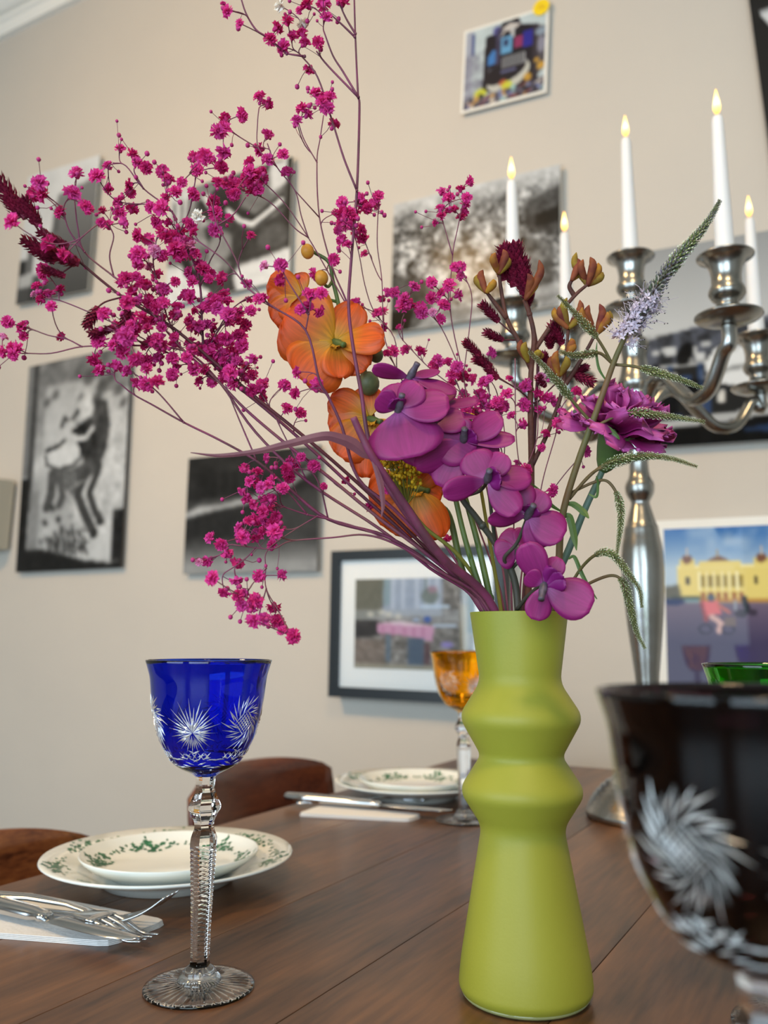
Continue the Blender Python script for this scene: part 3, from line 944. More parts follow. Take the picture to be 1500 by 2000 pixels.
M_TABLE = wood('walnut_table', rgb(42, 25, 16), rgb(82, 53, 34), rgb(118, 79, 48), 0.38, 0.12)
M_TLEG = wood('walnut_leg', rgb(62, 38, 24), rgb(95, 62, 40), rgb(124, 86, 58), 0.4, 0.1, axis='Z')
TX0, TX1, TY0, TY1 = -0.701, 0.262, -0.55, 1.543
t = thing('dining_table', 'long dark walnut dining table with jointed boards', 'table', (TX0 + 0.4, 0.5, 0))
edges = [TX0, -0.578, -0.446, -0.318, -0.182, -0.047, 0.080, 0.176, TX1]
for i in range(8):
    V, F = box(edges[i] + 0.00022, edges[i + 1] - 0.00022, TY0, TY1, TZ - 0.03, TZ, bev=0.0005)
    mk('plank', V, F, M_TABLE, t, smooth=False)
for nm, bb in (('apron', (TX0 + 0.08, TX0 + 0.105, TY0 + 0.1, TY1 - 0.1)), ('apron', (TX1 - 0.105, TX1 - 0.08, TY0 + 0.1, TY1 - 0.1)),
               ('apron', (TX0 + 0.105, TX1 - 0.105, TY0 + 0.1, TY0 + 0.125)), ('apron', (TX0 + 0.105, TX1 - 0.105, TY1 - 0.125, TY1 - 0.1))):
    V, F = box(*bb, TZ - 0.12, TZ - 0.03, bev=0.002)
    mk(nm, V, F, M_TLEG, t, smooth=False)
for lx in (TX0 + 0.115, TX1 - 0.115):
    for ly in (TY0 + 0.14, TY1 - 0.14):
        V, F = lathe([(0.0005, 0), (0.02, 0), (0.022, 0.01), (0.036, TZ - 0.12), (0.036, TZ - 0.031), (0.0005, TZ - 0.031)], (lx, ly, 0), 4, phase=math.pi / 4)
        mk('leg', V, F, M_TLEG, t, smooth=False)

# ------------------------------------------------------------------ chairs at the left side
M_CHAIR = wood('bent_plywood', rgb(70, 32, 14), rgb(112, 60, 30), rgb(150, 92, 48), 0.32, 0.5, axis='Y', scale=1.4)
M_CHAIR2 = wood('bent_plywood_red', rgb(58, 24, 14), rgb(92, 44, 26), rgb(120, 62, 36), 0.34, 0.5, axis='Y', scale=1.4)
M_STEEL = mat('chair_steel', rgb(150, 150, 150), 0.3, metal=1.0)


def chair(yc, label, material, lift):
    xb = -0.80
    t = thing('dining_chair', label, 'chair', (xb + 0.1, yc, 0), 'chairs along the left side of the table')
    # curved back: rounded rectangle bent about a vertical axis and leaning back a little
    nu, nv, hw, zt, zb = 25, 11, 0.176, 0.778 + lift, 0.52
    Vf, Vb = [], []
    for j in range(nv):
        s = j / (nv - 1)
        z = zb + (zt - zb) * s
        half = hw * (1.0 if 0.12 < s < 0.86 else (1 - 0.10 * ((abs(s - 0.49) - 0.37) / 0.12) ** 2))
        if j == nv - 1:
            half = hw * 0.86
        if j == 0:
            half = hw * 0.88
        for i in range(nu):
            u = (i / (nu - 1) * 2 - 1)
            y = yc + u * half
            bow = 0.055 * (1 - u * u)
            lean = -0.035 * s
            x = xb - bow + lean
            drop = 0.014 * abs(u) ** 4 if j == nv - 1 else 0
            Vf.append((x, y, z - drop))
            Vb.append((x - 0.011, y, z - drop))
    N = nu * nv
    V = Vf + Vb
    F = []
    for j in range(nv - 1):
        for i in range(nu - 1):
            p = j * nu + i
            F += [(p, p + 1, p + nu + 1, p + nu), (N + p, N + p + nu, N + p + nu + 1, N + p + 1)]
    rim = [i for i in range(nu)] + [j * nu + nu - 1 for j in range(1, nv)] + [(nv - 1) * nu + i for i in range(nu - 2, -1, -1)] + [j * nu for j in range(nv - 2, 0, -1)]
    for a_, b_ in zip(rim, rim[1:] + rim[:1]):
        F.append((a_, N + a_, N + b_, b_))
    mk('backrest', V, F, material, t)
    V, F = box(xb - 0.03, xb + 0.36, yc - 0.2, yc + 0.2, 0.435, 0.452, bev=0.007)
    mk('seat', V, F, material, t)
    for s in (-1, 1):
        P = smooth_poly([(xb - 0.055, yc + s * 0.13, 0.66), (xb - 0.045, yc + s * 0.13, 0.5), (xb - 0.01, yc + s * 0.14, 0.43), (xb - 0.06, yc + s * 0.17, 0.009)], 6)
        V, F = tube(P, 0.009, 8)
        mk('leg', V, F, M_STEEL, t)
        P = smooth_poly([(xb + 0.02, yc + s * 0.15, 0.427), (xb + 0.3, yc + s * 0.15, 0.427), (xb + 0.335, yc + s * 0.155, 0.40), (xb + 0.36, yc + s * 0.17, 0.009)], 6)
        V, F = tube(P, 0.009, 8)
        mk('leg', V, F, M_STEEL, t)
    return t


chair(0.606, 'golden brown plywood chair beside the nearest plates', M_CHAIR, -0.022)
chair(1.122, 'dark red-brown plywood chair between the two table settings', M_CHAIR2, 0.0)

# ------------------------------------------------------------------ plates with green ivy garlands
M_CHINA = mat('porcelain', rgb(238, 240, 234), 0.12, coat=0.4)
M_IVY = mat('ivy_glaze', rgb(34, 92, 62), 0.3, var=(rgb(60, 128, 88), 90.0))


def plate(name, label, c, prof, ivy_r, ivy_z, n_clump, seed, group):
    """prof: outer/under + inner (r, z) loop; ivy_r: radius band painted with leaves following prof height ivy_z(r)"""
    t = thing(name, label, 'plate', tuple(c), group)
    V, F = lathe(prof, c, 72)
    mk('dish', V, F, M_CHINA, t)
    r_ = np.random.default_rng(seed)
    L = []
    r0, r1 = ivy_r
    for k in range(n_clump):
        a0 = 2 * math.pi * (k + 0.5) / n_clump
        span = 2 * math.pi / n_clump
        for i in range(64):
            tt = r_.normal(0, 0.22)
            tt = max(-0.5, min(0.5, tt))
            an = a0 + tt * span
            wdt = 1 - 1.5 * abs(tt)
            rr = (r0 + r1) / 2 + r_.normal(0, 0.36) * (r1 - r0) * max(0.12, wdt)
            sz = 0.0039 * (0.55 + 0.6 * r_.random()) * (0.6 + 0.4 * wdt)
            th = r_.random() * 6.28
            rr = min(max(rr, r0 - 0.003), r1 + 0.003)
            pts = []
            for q, rad in ((0, 1), (0.7, 0.4), (1.4, 0.85), (2.4, 0.35), (3.14, 0.5), (3.9, 0.35), (4.9, 0.85), (5.6, 0.4)):
                dx, dy = sz * rad * math.cos(q + th), sz * rad * math.sin(q + th)
                pr, pa = rr + dx, an + dy / rr
                pts.append((c[0] + pr * math.cos(pa), c[1] + pr * math.sin(pa), c[2] + ivy_z(pr) + 0.00025 + 0.00005 * (i % 4)))
            L.append((pts, [tuple(range(8))]))
    V, F = join(L)
    mk('ivy_garland', V, F, M_IVY, t, smooth=False)
    return t


def plate_setting(px, py, n, seed):
    lab = ('nearest to the camera', 'at the far setting')[n]
    c = (px, py, TZ)
    big = [(0.0005, 0.006), (0.045, 0.006), (0.052, 0.0005), (0.058, 0.0005), (0.060, 0.006), (0.074, 0.010), (0.098, 0.0175), (0.1115, 0.0225), (0.1132, 0.0238),
           (0.1122, 0.0252), (0.098, 0.0212), (0.078, 0.0150), (0.070, 0.0105), (0.062, 0.0092), (0.0005, 0.0088)]
    zb = lambda r: np.interp(r, [0.062, 0.070, 0.078, 0.098, 0.1122], [0.0092, 0.0105, 0.0150, 0.0212, 0.0252])
    plate('dinner_plate', 'large white dinner plate with ivy rim, ' + lab, c, big, (0.088, 0.106), zb, 7, seed, 'dinner plates')
    c2 = (px + 0.005, py - 0.004, TZ + 0.0092)
    sml = [(0.0005, 0.003), (0.046, 0.003), (0.049, 0.0002), (0.053, 0.0002), (0.055, 0.003), (0.068, 0.0075), (0.0775, 0.0150), (0.0800, 0.0186), (0.0797, 0.0197),
           (0.0786, 0.0192), (0.0755, 0.0152), (0.066, 0.0096), (0.054, 0.0058), (0.0005, 0.0054)]
    zs = lambda r: np.interp(r, [0.054, 0.066, 0.0755, 0.0786], [0.0058, 0.0096, 0.0152, 0.0192])
    plate('soup_plate', 'white ivy-rimmed soup plate stacked on the dinner plate ' + lab, c2, sml, (0.058, 0.073), zs, 6, seed + 3, 'soup plates')


plate_setting(-0.583, 0.634, 0, 5)
plate_setting(-0.585, 1.128, 1, 15)

# ------------------------------------------------------------------ napkins and cutlery
M_NAP = mat('paper_napkin', rgb(240, 238, 236), 0.9, bump=0.25, bump_scale=300)
M_CUT = mat('cutlery_steel', rgb(196, 198, 200), 0.16, metal=1.0)


def frame_xy(c, ang):
    ca, sa = math.cos(ang), math.sin(ang)
    return lambda u, v, z: (c[0] + u * ca - v * sa, c[1] + u * sa + v * ca, TZ + z)


def bar(rows, T, seg=10):
    """loft: rows of (u, half width, z centre, half thickness), v offset 0"""
    V, F = [], []
    for u, hw, z, ht in rows:
        for k in range(seg):
            q = 2 * math.pi * k / seg
            cx_, sx_ = math.cos(q), math.sin(q)
            V.append(T(u, hw * math.copysign(abs(cx_) ** 0.7, cx_), z + ht * math.copysign(abs(sx_) ** 0.8, sx_)))
    n = len(rows)
    for i in range(n - 1):
        for k in range(seg):
            j = (k + 1) % seg
            F.append((i * seg + k, i * seg + j, (i + 1) * seg + j, (i + 1) * seg + k))
    F += [tuple(range(seg))[::-1], tuple((n - 1) * seg + k for k in range(seg))]
    return np.array(V), F


def fork(c, ang, label, group, z0=0.008, flip=False, rise=0.0165):
    T0 = frame_xy(c, ang)
    T = T0
    t = thing('table_fork', label, 'fork', (c[0], c[1], TZ), group)
    s = -1 if flip else 1
    rows = [(-0.125, 0.004, z0 + 0.001, 0.0012), (-0.122, 0.0095, z0 + 0.001, 0.0016), (-0.09, 0.0088, z0 + 0.0015, 0.002), (-0.04, 0.0052, z0 + 0.003, 0.0022),
            (-0.005, 0.0032, z0 + 0.0055, 0.002), (0.012, 0.0042, z0 + 0.005, 0.0015), (0.022, 0.0095, z0 + 0.0025 , 0.0011), (0.034, 0.0125, z0 + 0.001, 0.001), (0.042, 0.0125, z0 + 0.0018, 0.001)]
    if rise > 0.02:
        rows = [(u, hw, z + 0.008 * min(1.0, max(0.0, (0.02 - u) / 0.06)), ht) for u, hw, z, ht in rows]
    if flip:
        rows = [(u, hw, z0 + 0.010 - (z - z0) * 0.6 if u > 0.0 else z, ht) for u, hw, z, ht in rows]
    V, F = bar(rows, T)
    mk('handle', V, F, M_CUT, t)
    ze = rows[-1][2]
    for k in range(4):
        v = (k - 1.5) * 0.0064
        P = [T(0.040, v, ze), T(0.056, v, ze + s * rise * 0.2), T(0.072, v * 0.98, ze + s * rise * 0.53), T(0.087, v * 0.94, ze + s * rise if not flip else ze - 0.0075)]
        V, F = tube(smooth_poly(P, 4), [0.0017] * 9 + [0.0015, 0.0014, 0.0012, 0.0008], 6, flat=0.7)
        mk('tine', V, F, M_CUT, t)
    return t


def knife(c, ang, label, group, z0=0.009):
    T = frame_xy(c, ang)
    t = thing('table_knife', label, 'knife', (c[0], c[1], TZ), group)
    V, F = bar([(-0.125, 0.004, z0, 0.003), (-0.122, 0.0092, z0, 0.0048), (-0.09, 0.0102, z0, 0.0055), (-0.03, 0.0088, z0, 0.005), (0.0, 0.0078, z0, 0.0046), (0.008, 0.0058, z0, 0.0036), (0.012, 0.0070, z0, 0.0038), (0.016, 0.005, z0, 0.002)], T, 12)
    mk('handle', V, F, M_CUT, t)
    V, F = [], []
    rows = [(0.012, -0.006, 0.0065), (0.03, -0.0085, 0.0085), (0.06, -0.009, 0.009), (0.085, -0.0085, 0.0088), (0.098, -0.006, 0.0082), (0.106, -0.001, 0.0072), (0.110, 0.004, 0.006)]
    for u, v0, v1 in rows:
        for v, h in ((v0, 0.0002), (v1 * 0.6, 0.0009), (v1, 0.0007)):
            V += [T(u, v, z0 - 0.0005 + h), T(u, v, z0 - 0.0005 - h)]
    for i in range(len(rows) - 1):
        a_, b_ = i * 6, i * 6 + 6
        for k in (0, 2):
            F += [(a_ + k, a_ + k + 2, b_ + k + 2, b_ + k), (a_ + k + 1, b_ + k + 1, b_ + k + 3, a_ + k + 3)]
        F += [(a_, b_, b_ + 1, a_ + 1), (a_ + 4, a_ + 5, b_ + 5, b_ + 4)]
    e = (len(rows) - 1) * 6
    F += [(0, 1, 3, 5, 4, 2), (e, e + 2, e + 4, e + 5, e + 3, e + 1)]
    mk('blade', V, F, M_CUT, t)
    return t


def napkin(pts, label, h=0.0042):
    """folded paper napkin: several slightly shifted sheets with rounded corners"""
    pts = [np.array(p, float) for p in pts]
    c = sum(pts) / 4
    t = thing('paper_napkin', label, 'napkin', (c[0], c[1], TZ), 'folded napkins')
    for k in range(4):
        z0, z1 = TZ + 0.0002 + k * h / 4, TZ + (k + 0.86) * h / 4
        out = []
        for i in range(4):
            p, a_, b_ = pts[i], pts[i - 1], pts[(i + 1) % 4]
            e1 = (a_ - p) / np.linalg.norm(a_ - p)
            e2 = (b_ - p) / np.linalg.norm(b_ - p)
            for q in (0, 0.5, 1):
                w1, w2 = (1 - q) ** 2 * 0.009, q * q * 0.009
                out.append(p + e1 * w1 + e2 * w2 + (c - p) * 0.004 * k)
        n = len(out)
        V = [(p[0], p[1], z0) for p in out] + [(p[0], p[1], z1) for p in out]
        F = [tuple(range(n))[::-1], tuple(range(n, 2 * n))] + [(i, (i + 1) % n, n + (i + 1) % n, n + i) for i in range(n)]
        mk('sheet', V, F, M_NAP, t, smooth=False)
    return t


napkin([(-0.495, 0.540), (-0.497, 0.482), (-0.672, 0.424), (-0.655, 0.535)], 'folded white napkin under the cutlery nearest the blue glass')
napkin([(-0.512, 1.010), (-0.512, 0.975), (-0.650, 0.935), (-0.655, 1.000)], 'folded white napkin at the far setting under a knife and fork')


def on_top(x, y, z):
    d = ray(x, y)
    return CAM + d * ((z - CAM[2]) / d[2])


def lay(fn, p0, p1, l0, l1, z, *a, **k):
    """lay a piece so that its handle end shows at p0 and its tip at p1"""
    A, B = on_top(p0[0], p0[1], TZ + z), on_top(p1[0], p1[1], TZ + z)
    d = (B - A) / np.linalg.norm(B - A)
    c = B - d * l1
    return fn((c[0], c[1]), math.atan2(d[1], d[0]), *a, **k)


lay(knife, (-10, 1766), (268, 1836), 0.125, 0.110, 0.012, 'table knife on the napkin nearest the blue glass', 'table knives', z0=0.0125)
A_, B_ = on_top(30, 1752, TZ + 0.016), on_top(215, 1800, TZ + 0.006)
d_ = (B_ - A_)[:2] / np.linalg.norm((B_ - A_)[:2])
fork(tuple(B_[:2] - d_ * 0.034), math.atan2(d_[1], d_[0]), 'table fork with raised tines leaning on the near napkin', 'table forks', z0=0.0062, rise=0.023)
lay(fork, (-30, 1768), (294, 1838), 0.125, 0.088, 0.004, 'second fork half hidden under the near table knife', 'table forks', z0=0.0046, flip=True)
lay(knife, (617, 1560), (880, 1584), 0.125, 0.110, 0.012, 'table knife lying on the far napkin', 'table knives', z0=0.0125)
lay(fork, (690, 1560), (868, 1557), 0.125, 0.074, 0.010, 'table fork lying on the far napkin', 'table forks', z0=0.0058)

# ------------------------------------------------------------------ lime vase
M_VASE = mat('lime_vase', rgb(152, 152, 50), 0.5, bump=0.05, bump_scale=500, var=(rgb(147, 148, 48), 9.0))
VX, VY = -0.2069, 0.5493
VC = (VX, VY, TZ)


def round_profile(P, rad, n=5):
    """round the corners of a (r, z) polyline"""
    P = [np.array(p, float) for p in P]
    out = [P[0]]
    for i in range(1, len(P) - 1):
        p, a_, b_ = P[i], P[i - 1], P[i + 1]
        d1, d2 = np.linalg.norm(a_ - p), np.linalg.norm(b_ - p)
        r1 = min(rad[i], d1 * 0.45, d2 * 0.45)
        q0, q1 = p + (a_ - p) / d1 * r1, p + (b_ - p) / d2 * r1
        for k in range(n + 1):
            s = k / n
            out.append((1 - s) ** 2 * q0 + 2 * s * (1 - s) * p + s * s * q1)
    out.append(P[-1])
    return [tuple(p) for p in out]


outer = round_profile([(0.0005, 0.0003), (0.037, 0.0003), (0.0418, 0.006), (0.0402, 0.022), (0.0262, 0.1015), (0.0404, 0.1235), (0.0262, 0.1452), (0.0402, 0.1700), (0.0260, 0.1920), (0.0322, 0.2374), (0.0312, 0.2374)],
                      [0, 0.003, 0.007, 0.02, 0.006, 0.007, 0.004, 0.007, 0.006, 0.0008, 0])
inner = [(r - 0.0025 if r > 0.003 else r, z) for r, z in [(0.0316, 0.2365), (0.0255, 0.19), (0.0385, 0.17), (0.0255, 0.1455), (0.0385, 0.1235), (0.0255, 0.1015), (0.0395, 0.02), (0.039, 0.006), (0.0005, 0.004)]]
t = thing('lime_vase', 'tall matt lime green vase with two ridged waists holding the bouquet', 'vase', VC)
V, F = lathe(outer + inner, VC, 96)
mk('body', V, F, M_VASE, t)
V, F = lathe([(0.0005, 0.0), (0.036, 0.0), (0.0385, 0.0012), (0.0398, 0.003), (0.0372, 0.0042), (0.0005, 0.0042)], VC, 96)
mk('clear_base', V, F, mat('vase_base_glass', rgb(206, 210, 150), 0.05, trans=0.6), t)

# ------------------------------------------------------------------ cut crystal glasses
H_G = 0.205
GP = [(y, hw) for y, hw in ((105, 120), (150, 115), (200, 110.5), (300, 106.5), (400, 100), (500, 91.5), (560, 82), (590, 76), (602, 74), (612, 71), (640, 65), (670, 52), (690, 38), (705, 27), (718, 20.5))]
ZS = lambda y: H_G * (1 - (y - 105) / (1790 - 105))
RS = lambda h: h * 0.0416 / 120
STEM = [(718, 20.5), (745, 18.5), (790, 18.5), (830, 24), (880, 31.5), (915, 26), (955, 19.5), (990, 19), (1030, 24), (1080, 25.5), (1200, 24), (1400, 20.5), (1560, 18.5), (1660, 18), (1678, 20)]
KNOT = [(1678, 20), (1690, 25), (1705, 31), (1716, 29), (1728, 36), (1742, 40), (1760, 41), (1775, 37), (1783, 34)]
M_CLEAR = mat('clear_crystal', (1, 1, 1, 1), 0.0, trans=1.0, ior=1.5)
M_CUTG = mat('cut_facets', (0.86, 0.85, 0.83, 1), 0.08, trans=0.6, ior=1.5, coat=1.0)


def bowl_r(z):
    ys = np.array([ZS(y) for y, _ in GP])[::-1]
    rs = np.array([RS(h) for _, h in GP])[::-1]
    return np.interp(z, ys, rs)


def spindle(c, th0, z0, ang, l0, l1, wd, dep=0.0007):
    """one polished cut: a slim diamond lying on the bowl from l0 to l1 along direction ang round (th0, z0)"""
    V = []
    for s, w_ in ((0, 0.05), (0.45, 1.0), (1, 0.05)):
        l = l0 + (l1 - l0) * s
        for side, out in ((-1, 0), (0, 1), (1, 0)):
            du = l * math.cos(ang) - side * w_ * wd * math.sin(ang)
            dz = l * math.sin(ang) + side * w_ * wd * math.cos(ang)
            z = z0 + dz
            r = bowl_r(z)
            th = th0 + du / max(bowl_r(z0), 0.01)
            r = r + 0.00012 + out * dep * w_
            V.append((c[0] + r * math.cos(th), c[1] + r * math.sin(th), c[2] + z))
    F = [(0, 1, 4, 3), (1, 2, 5, 4), (3, 4, 7, 6), (4, 5, 8, 7)]
    return np.array(V), F


def wine_glass(label, c, tint_mat, turn, detail=True):
    c = np.array((c[0], c[1], TZ))
    t = thing('crystal_wine_glass', label, 'glass', tuple(c), 'cut crystal wine glasses')
    outer = smooth_poly([(RS(h), ZS(y)) for y, h in GP], 3)
    wall = 0.0021
    inner = [(max(r - wall, 0.0006), z) for r, z in outer if z > ZS(668)]
    inner = inner[:-1] + [(0.012, ZS(664)), (0.0006, ZS(668))]
    rim = [(outer[0][0] - 0.0004, outer[0][1] + 0.0006), (outer[0][0] - 0.0014, outer[0][1] + 0.0006)]
    prof = [(0.0006, ZS(718))] + [tuple(p) for p in outer[::-1]] + rim + [tuple(p) for p in inner]
    V, F = lathe(prof, c, 72)
    mk('bowl', V, F, tint_mat, t)
    # clear stem, cut in eight facets, with notched edges
    st = smooth_poly([(RS(h), ZS(y)) for y, h in STEM], 4)
    rows = []
    for r, z in st[::-1]:
        rows.append((r, z))
    if detail:
        zz = np.linspace(ZS(1640), ZS(1090), 50)
        ri = np.interp(zz, [p[1] for p in rows], [p[0] for p in rows])
        mid = [(r, z) for r, z in zip(ri, zz)]
        lo_ = [p for p in rows if p[1] < zz[0]]
        rows = lo_ + mid + [p for p in rows if p[1] > zz[-1]]
        n_lo = len(lo_) + 1
    V, F = lathe([(0.0004, rows[0][1])] + rows + [(0.0004, rows[-1][1] + 0.0001)], c, 12, phase=turn)
    V = V.reshape(-1, 12, 3)
    for k in range(V.shape[0]):
        V[k, 1::2, :2] = c[:2] + (V[k, 1::2, :2] - c[:2]) * 0.875
        if detail and n_lo <= k < n_lo + 50 and k % 2:
            V[k, 0::2, :2] = c[:2] + (V[k, 0::2, :2] - c[:2]) * 0.945
    V = V.reshape(-1, 3)
    mk('stem', V, F, M_CLEAR, t, smooth=False)
    kn = [(RS(h), ZS(y)) for y, h in KNOT]
    V, F = lathe([(0.0004, kn[-1][1])] + kn[::-1] + [(0.0004, kn[0][1])], c, 40)
    mk('collar', V, F, M_CLEAR, t)
    # foot with radial cuts underneath
    fr = 0.0350
    seg = 144
    prof = [(0.0005, 0.0014), (0.012, 0.0014), (0.016, 0.0010), (0.024, 0.0008), (0.031, 0.0006), (0.0335, 0.0002), (fr - 0.0003, 0.0002), (fr, 0.0009), (fr - 0.0003, 0.0020), (0.031, 0.0025), (0.024, 0.0033), (0.016, 0.0042), (0.0115, 0.0056), (0.0005, 0.0058)]
    a_ = np.arange(seg) * 2 * math.pi / seg
    V, F = lathe(prof, c, seg)
    V = V.reshape(len(prof), seg, 3)
    ridge = np.abs(np.sin(a_ * 18))
    for k, amp in ((1, 0.0004), (2, 0.0012), (3, 0.0013), (4, 0.0008)):
        V[k, :, 2] += amp * ridge
    mk('foot', V.reshape(-1, 3), F, M_CLEAR, t)
    # hobstars and pinwheels round the bowl, each its own cut
    n = 6
    for k in range(n):
        th = turn + k * 2 * math.pi / n
        z0 = ZS(430)
        L = []
        R0 = 0.0182
        if k % 2 == 0:
            for i in range(38):
                q = 2 * math.pi * i / 38
                up_ = math.sin(q)
                ln = R0 * (1.0 if i % 2 == 0 else 0.74) * (0.86 + 0.34 * max(0.0, up_) - 0.12 * max(0.0, -up_))
                L.append(spindle(c, th, z0 - 0.0045, q, 0.0016 + 0.0012 * (i % 3), ln, 0.00046))
            for q in (0.10, 0.62, 1.15, 1.57, 1.99, 2.52, 3.04, 3.7, 5.72):
                L.append(spindle(c, th, z0 - 0.0045, q, 0.0004, 0.0098, 0.00095, 0.0010))
        else:
            for i in range(36):
                q = 2 * math.pi * i / 36
                r0_ = 0.0056 + 0.0018 * (i % 3)
                bx, bz = r0_ * math.cos(q), r0_ * math.sin(q) * 1.2
                ln = 0.0104 * (1 if i % 2 == 0 else 0.7)
                L.append(spindle(c, th + bx / bowl_r(z0), z0 + 0.001 + bz, q - 0.85, -0.001, ln, 0.00052))
            for i in range(7):
                s = (i - 3) * 0.0019
                L.append(spindle(c, th + s * 0.7 / bowl_r(z0), z0 + 0.001 - s * 0.7, 0.8, -0.0058, 0.0058, 0.0004, 0.0007))
                L.append(spindle(c, th + s * 0.7 / bowl_r(z0), z0 + 0.001 + s * 0.7, -0.8, -0.0058, 0.0058, 0.0004, 0.0007))
        V, F = join(L)
        mk('cut_star', V, F, M_CUTG, t, smooth=False)
        if detail:
            L = []
            # hatched swag between the stars
            thm = th + math.pi / n
            for i in range(9):
                s = i / 8 * 2 - 1
                zc = ZS(585) - 0.0052 * (1 - s * s) + 0.002
                L.append(spindle(c, thm + s * math.pi / n * 0.92, zc, -s * 0.45, -0.0028, 0.0028, 0.00055, 0.0007))
                L.append(spindle(c, thm + s * math.pi / n * 0.92, zc - 0.0052, -s * 0.45, -0.0028, 0.0028, 0.00055, 0.0007))
            for i in range(5):
                s = i / 4 * 2 - 1
                L.append(spindle(c, th + s * 0.30, ZS(590), 0.9, -0.003, 0.003, 0.00045, 0.0006))
                L.append(spindle(c, th + s * 0.30, ZS(590), -0.9, -0.003, 0.003, 0.00045, 0.0006))
            V, F = join(L)
            mk('cut_swag', V, F, M_CUTG, t, smooth=False)
    return t


def tint(name, col):
    return mat(name, col, 0.0, trans=1.0, ior=1.45)


TO_CAM = math.atan2(-0.458, 0.392)
wine_glass('cobalt blue cut crystal wine glass on a clear notched stem', (-0.3916, 0.4577), tint('cobalt_glass', (0.02, 0.085, 0.80, 1)), TO_CAM - 0.28)
wine_glass('amber yellow cut crystal wine glass half hidden by the vase', (-0.4590, 1.0180), tint('amber_glass', (1.0, 0.56, 0.02, 1)), TO_CAM + 0.2, detail=False)
wine_glass('dark burgundy cut crystal wine glass close up at the right edge', (-0.0336, 0.2690), tint('burgundy_glass', (0.028, 0.006, 0.010, 1)), TO_CAM - 0.05)
wine_glass('green cut crystal wine glass half hidden behind the burgundy glass', (-0.0565, 0.583), tint('emerald_glass', (0.05, 0.5, 0.03, 1)), TO_CAM + 0.1, detail=False)

# ------------------------------------------------------------------ pewter candelabra with five candles
M_PEW = mat('pewter', rgb(176, 176, 173), 0.26, metal=1.0, bump=0.12, bump_scale=60, var=(rgb(146, 143, 136), 14.0))
M_WAX = mat('candle_wax', rgb(228, 228, 229), 0.45, sss=0.25)
M_WICK = mat('wick', rgb(30, 24, 20), 0.9)
M_FLAME = mat('flame', rgb(255, 200, 90), 0.5, emis=(1.0, 0.62, 0.16, 1), estr=4.0)
nt = M_FLAME.node_tree
tc = nt.nodes.new('ShaderNodeTexCoord'); sx = nt.nodes.new('ShaderNodeSeparateXYZ'); cr = nt.nodes.new('ShaderNodeValToRGB')
nt.links.new(tc.outputs['Generated'], sx.inputs[0]); nt.links.new(sx.outputs[2], cr.inputs[0])
e = cr.color_ramp.elements
e[0].position = 0.0; e[0].color = (0.30, 0.10, 0.03, 1)
e[1].position = 1.0; e[1].color = (0.9, 0.42, 0.06, 1)
k = e.new(0.22); k.color = (0.95, 0.50, 0.10, 1)
k = e.new(0.45); k.color = (1.0, 0.80, 0.34, 1)
k = e.new(0.72); k.color = (1.0, 0.66, 0.18, 1)
nt.links.new(cr.outputs[0], nt.nodes['Principled BSDF'].inputs['Emission Color'])
CX, CY = -0.2613, 1.1499
CC = (CX, CY, TZ)
t = thing('candelabra', 'tall five-armed pewter candelabra with baluster stem and lit candles', 'candelabra', CC)
prof = [(0.0005, 0.0), (0.079, 0.0), (0.0815, 0.003), (0.0815, 0.010), (0.0785, 0.012), (0.0790, 0.016), (0.0755, 0.0175), (0.0758, 0.0215), (0.0720, 0.023), (0.0722, 0.027), (0.0680, 0.0285), (0.0680, 0.0325), (0.0630, 0.034), (0.0628, 0.038), (0.0570, 0.0395), (0.0565, 0.0435), (0.050, 0.046), (0.038, 0.056), (0.028, 0.068), (0.022, 0.082), (0.0165, 0.10), (0.0005, 0.10)]
V, F = lathe(prof, CC, 64)
mk('foot', V, F, M_PEW, t)


def zc(y):
    """height above the table of the stem at image row y"""
    hs = np.linspace(0, 0.85, 400)
    d = np.array([(CX, CY, TZ + h) for h in hs]) - CAM
    ys = 1000 - FPX * (d @ UP) / (d @ FW)
    return float(np.interp(-y, -ys, hs))


px2m = 1.14 / FPX
srows = [(1400, 20), (1330, 22), (1290, 26), (1200, 35), (1120, 40), (1075, 39), (1045, 34), (1030, 32), (1024, 29), (1000, 22), (985, 18), (978, 19), (965, 26), (955, 28), (945, 27), (930, 20), (905, 18), (885, 19), (872, 22), (850, 23), (820, 22), (800, 26), (785, 28), (770, 27), (758, 33), (748, 35), (735, 30), (715, 26), (700, 24), (685, 27), (674, 29), (664, 24), (656, 15)]
pr = [(0.0165, 0.095)] + [(hw * px2m, zc(y)) for y, hw in srows]
pr = [tuple(p) for p in smooth_poly(pr, 3)]
V, F = lathe([(0.0005, 0.095)] + pr + [(0.0005, pr[-1][1])], CC, 40)
mk('stem', V, F, M_PEW, t)

CUP = [(0.0005, 0.0), (0.012, 0.0), (0.0125, 0.003), (0.0098, 0.006), (0.0098, 0.011), (0.0128, 0.0132), (0.0128, 0.0158), (0.0118, 0.0178), (0.0172, 0.021), (0.0206, 0.0258), (0.0206, 0.029), (0.0182, 0.0335), (0.0168, 0.036), (0.0168, 0.044), (0.0186, 0.052), (0.0225, 0.058), (0.0275, 0.0615), (0.0318, 0.0626), (0.0322, 0.0636), (0.0310, 0.0645), (0.022, 0.062), (0.0125, 0.058), (0.0118, 0.03), (0.0005, 0.03)]
PAN = [(0.0005, 0.0), (0.010, 0.0), (0.022, 0.002), (0.033, 0.0065), (0.0355, 0.009), (0.0352, 0.0104), (0.033, 0.0092), (0.022, 0.005), (0.0005, 0.0045)]
CUP = [(r, z * 1.22) for r, z in CUP]
PAN = [(r * 1.07, z) for r, z in PAN]
HC = 0.0636 * 1.22
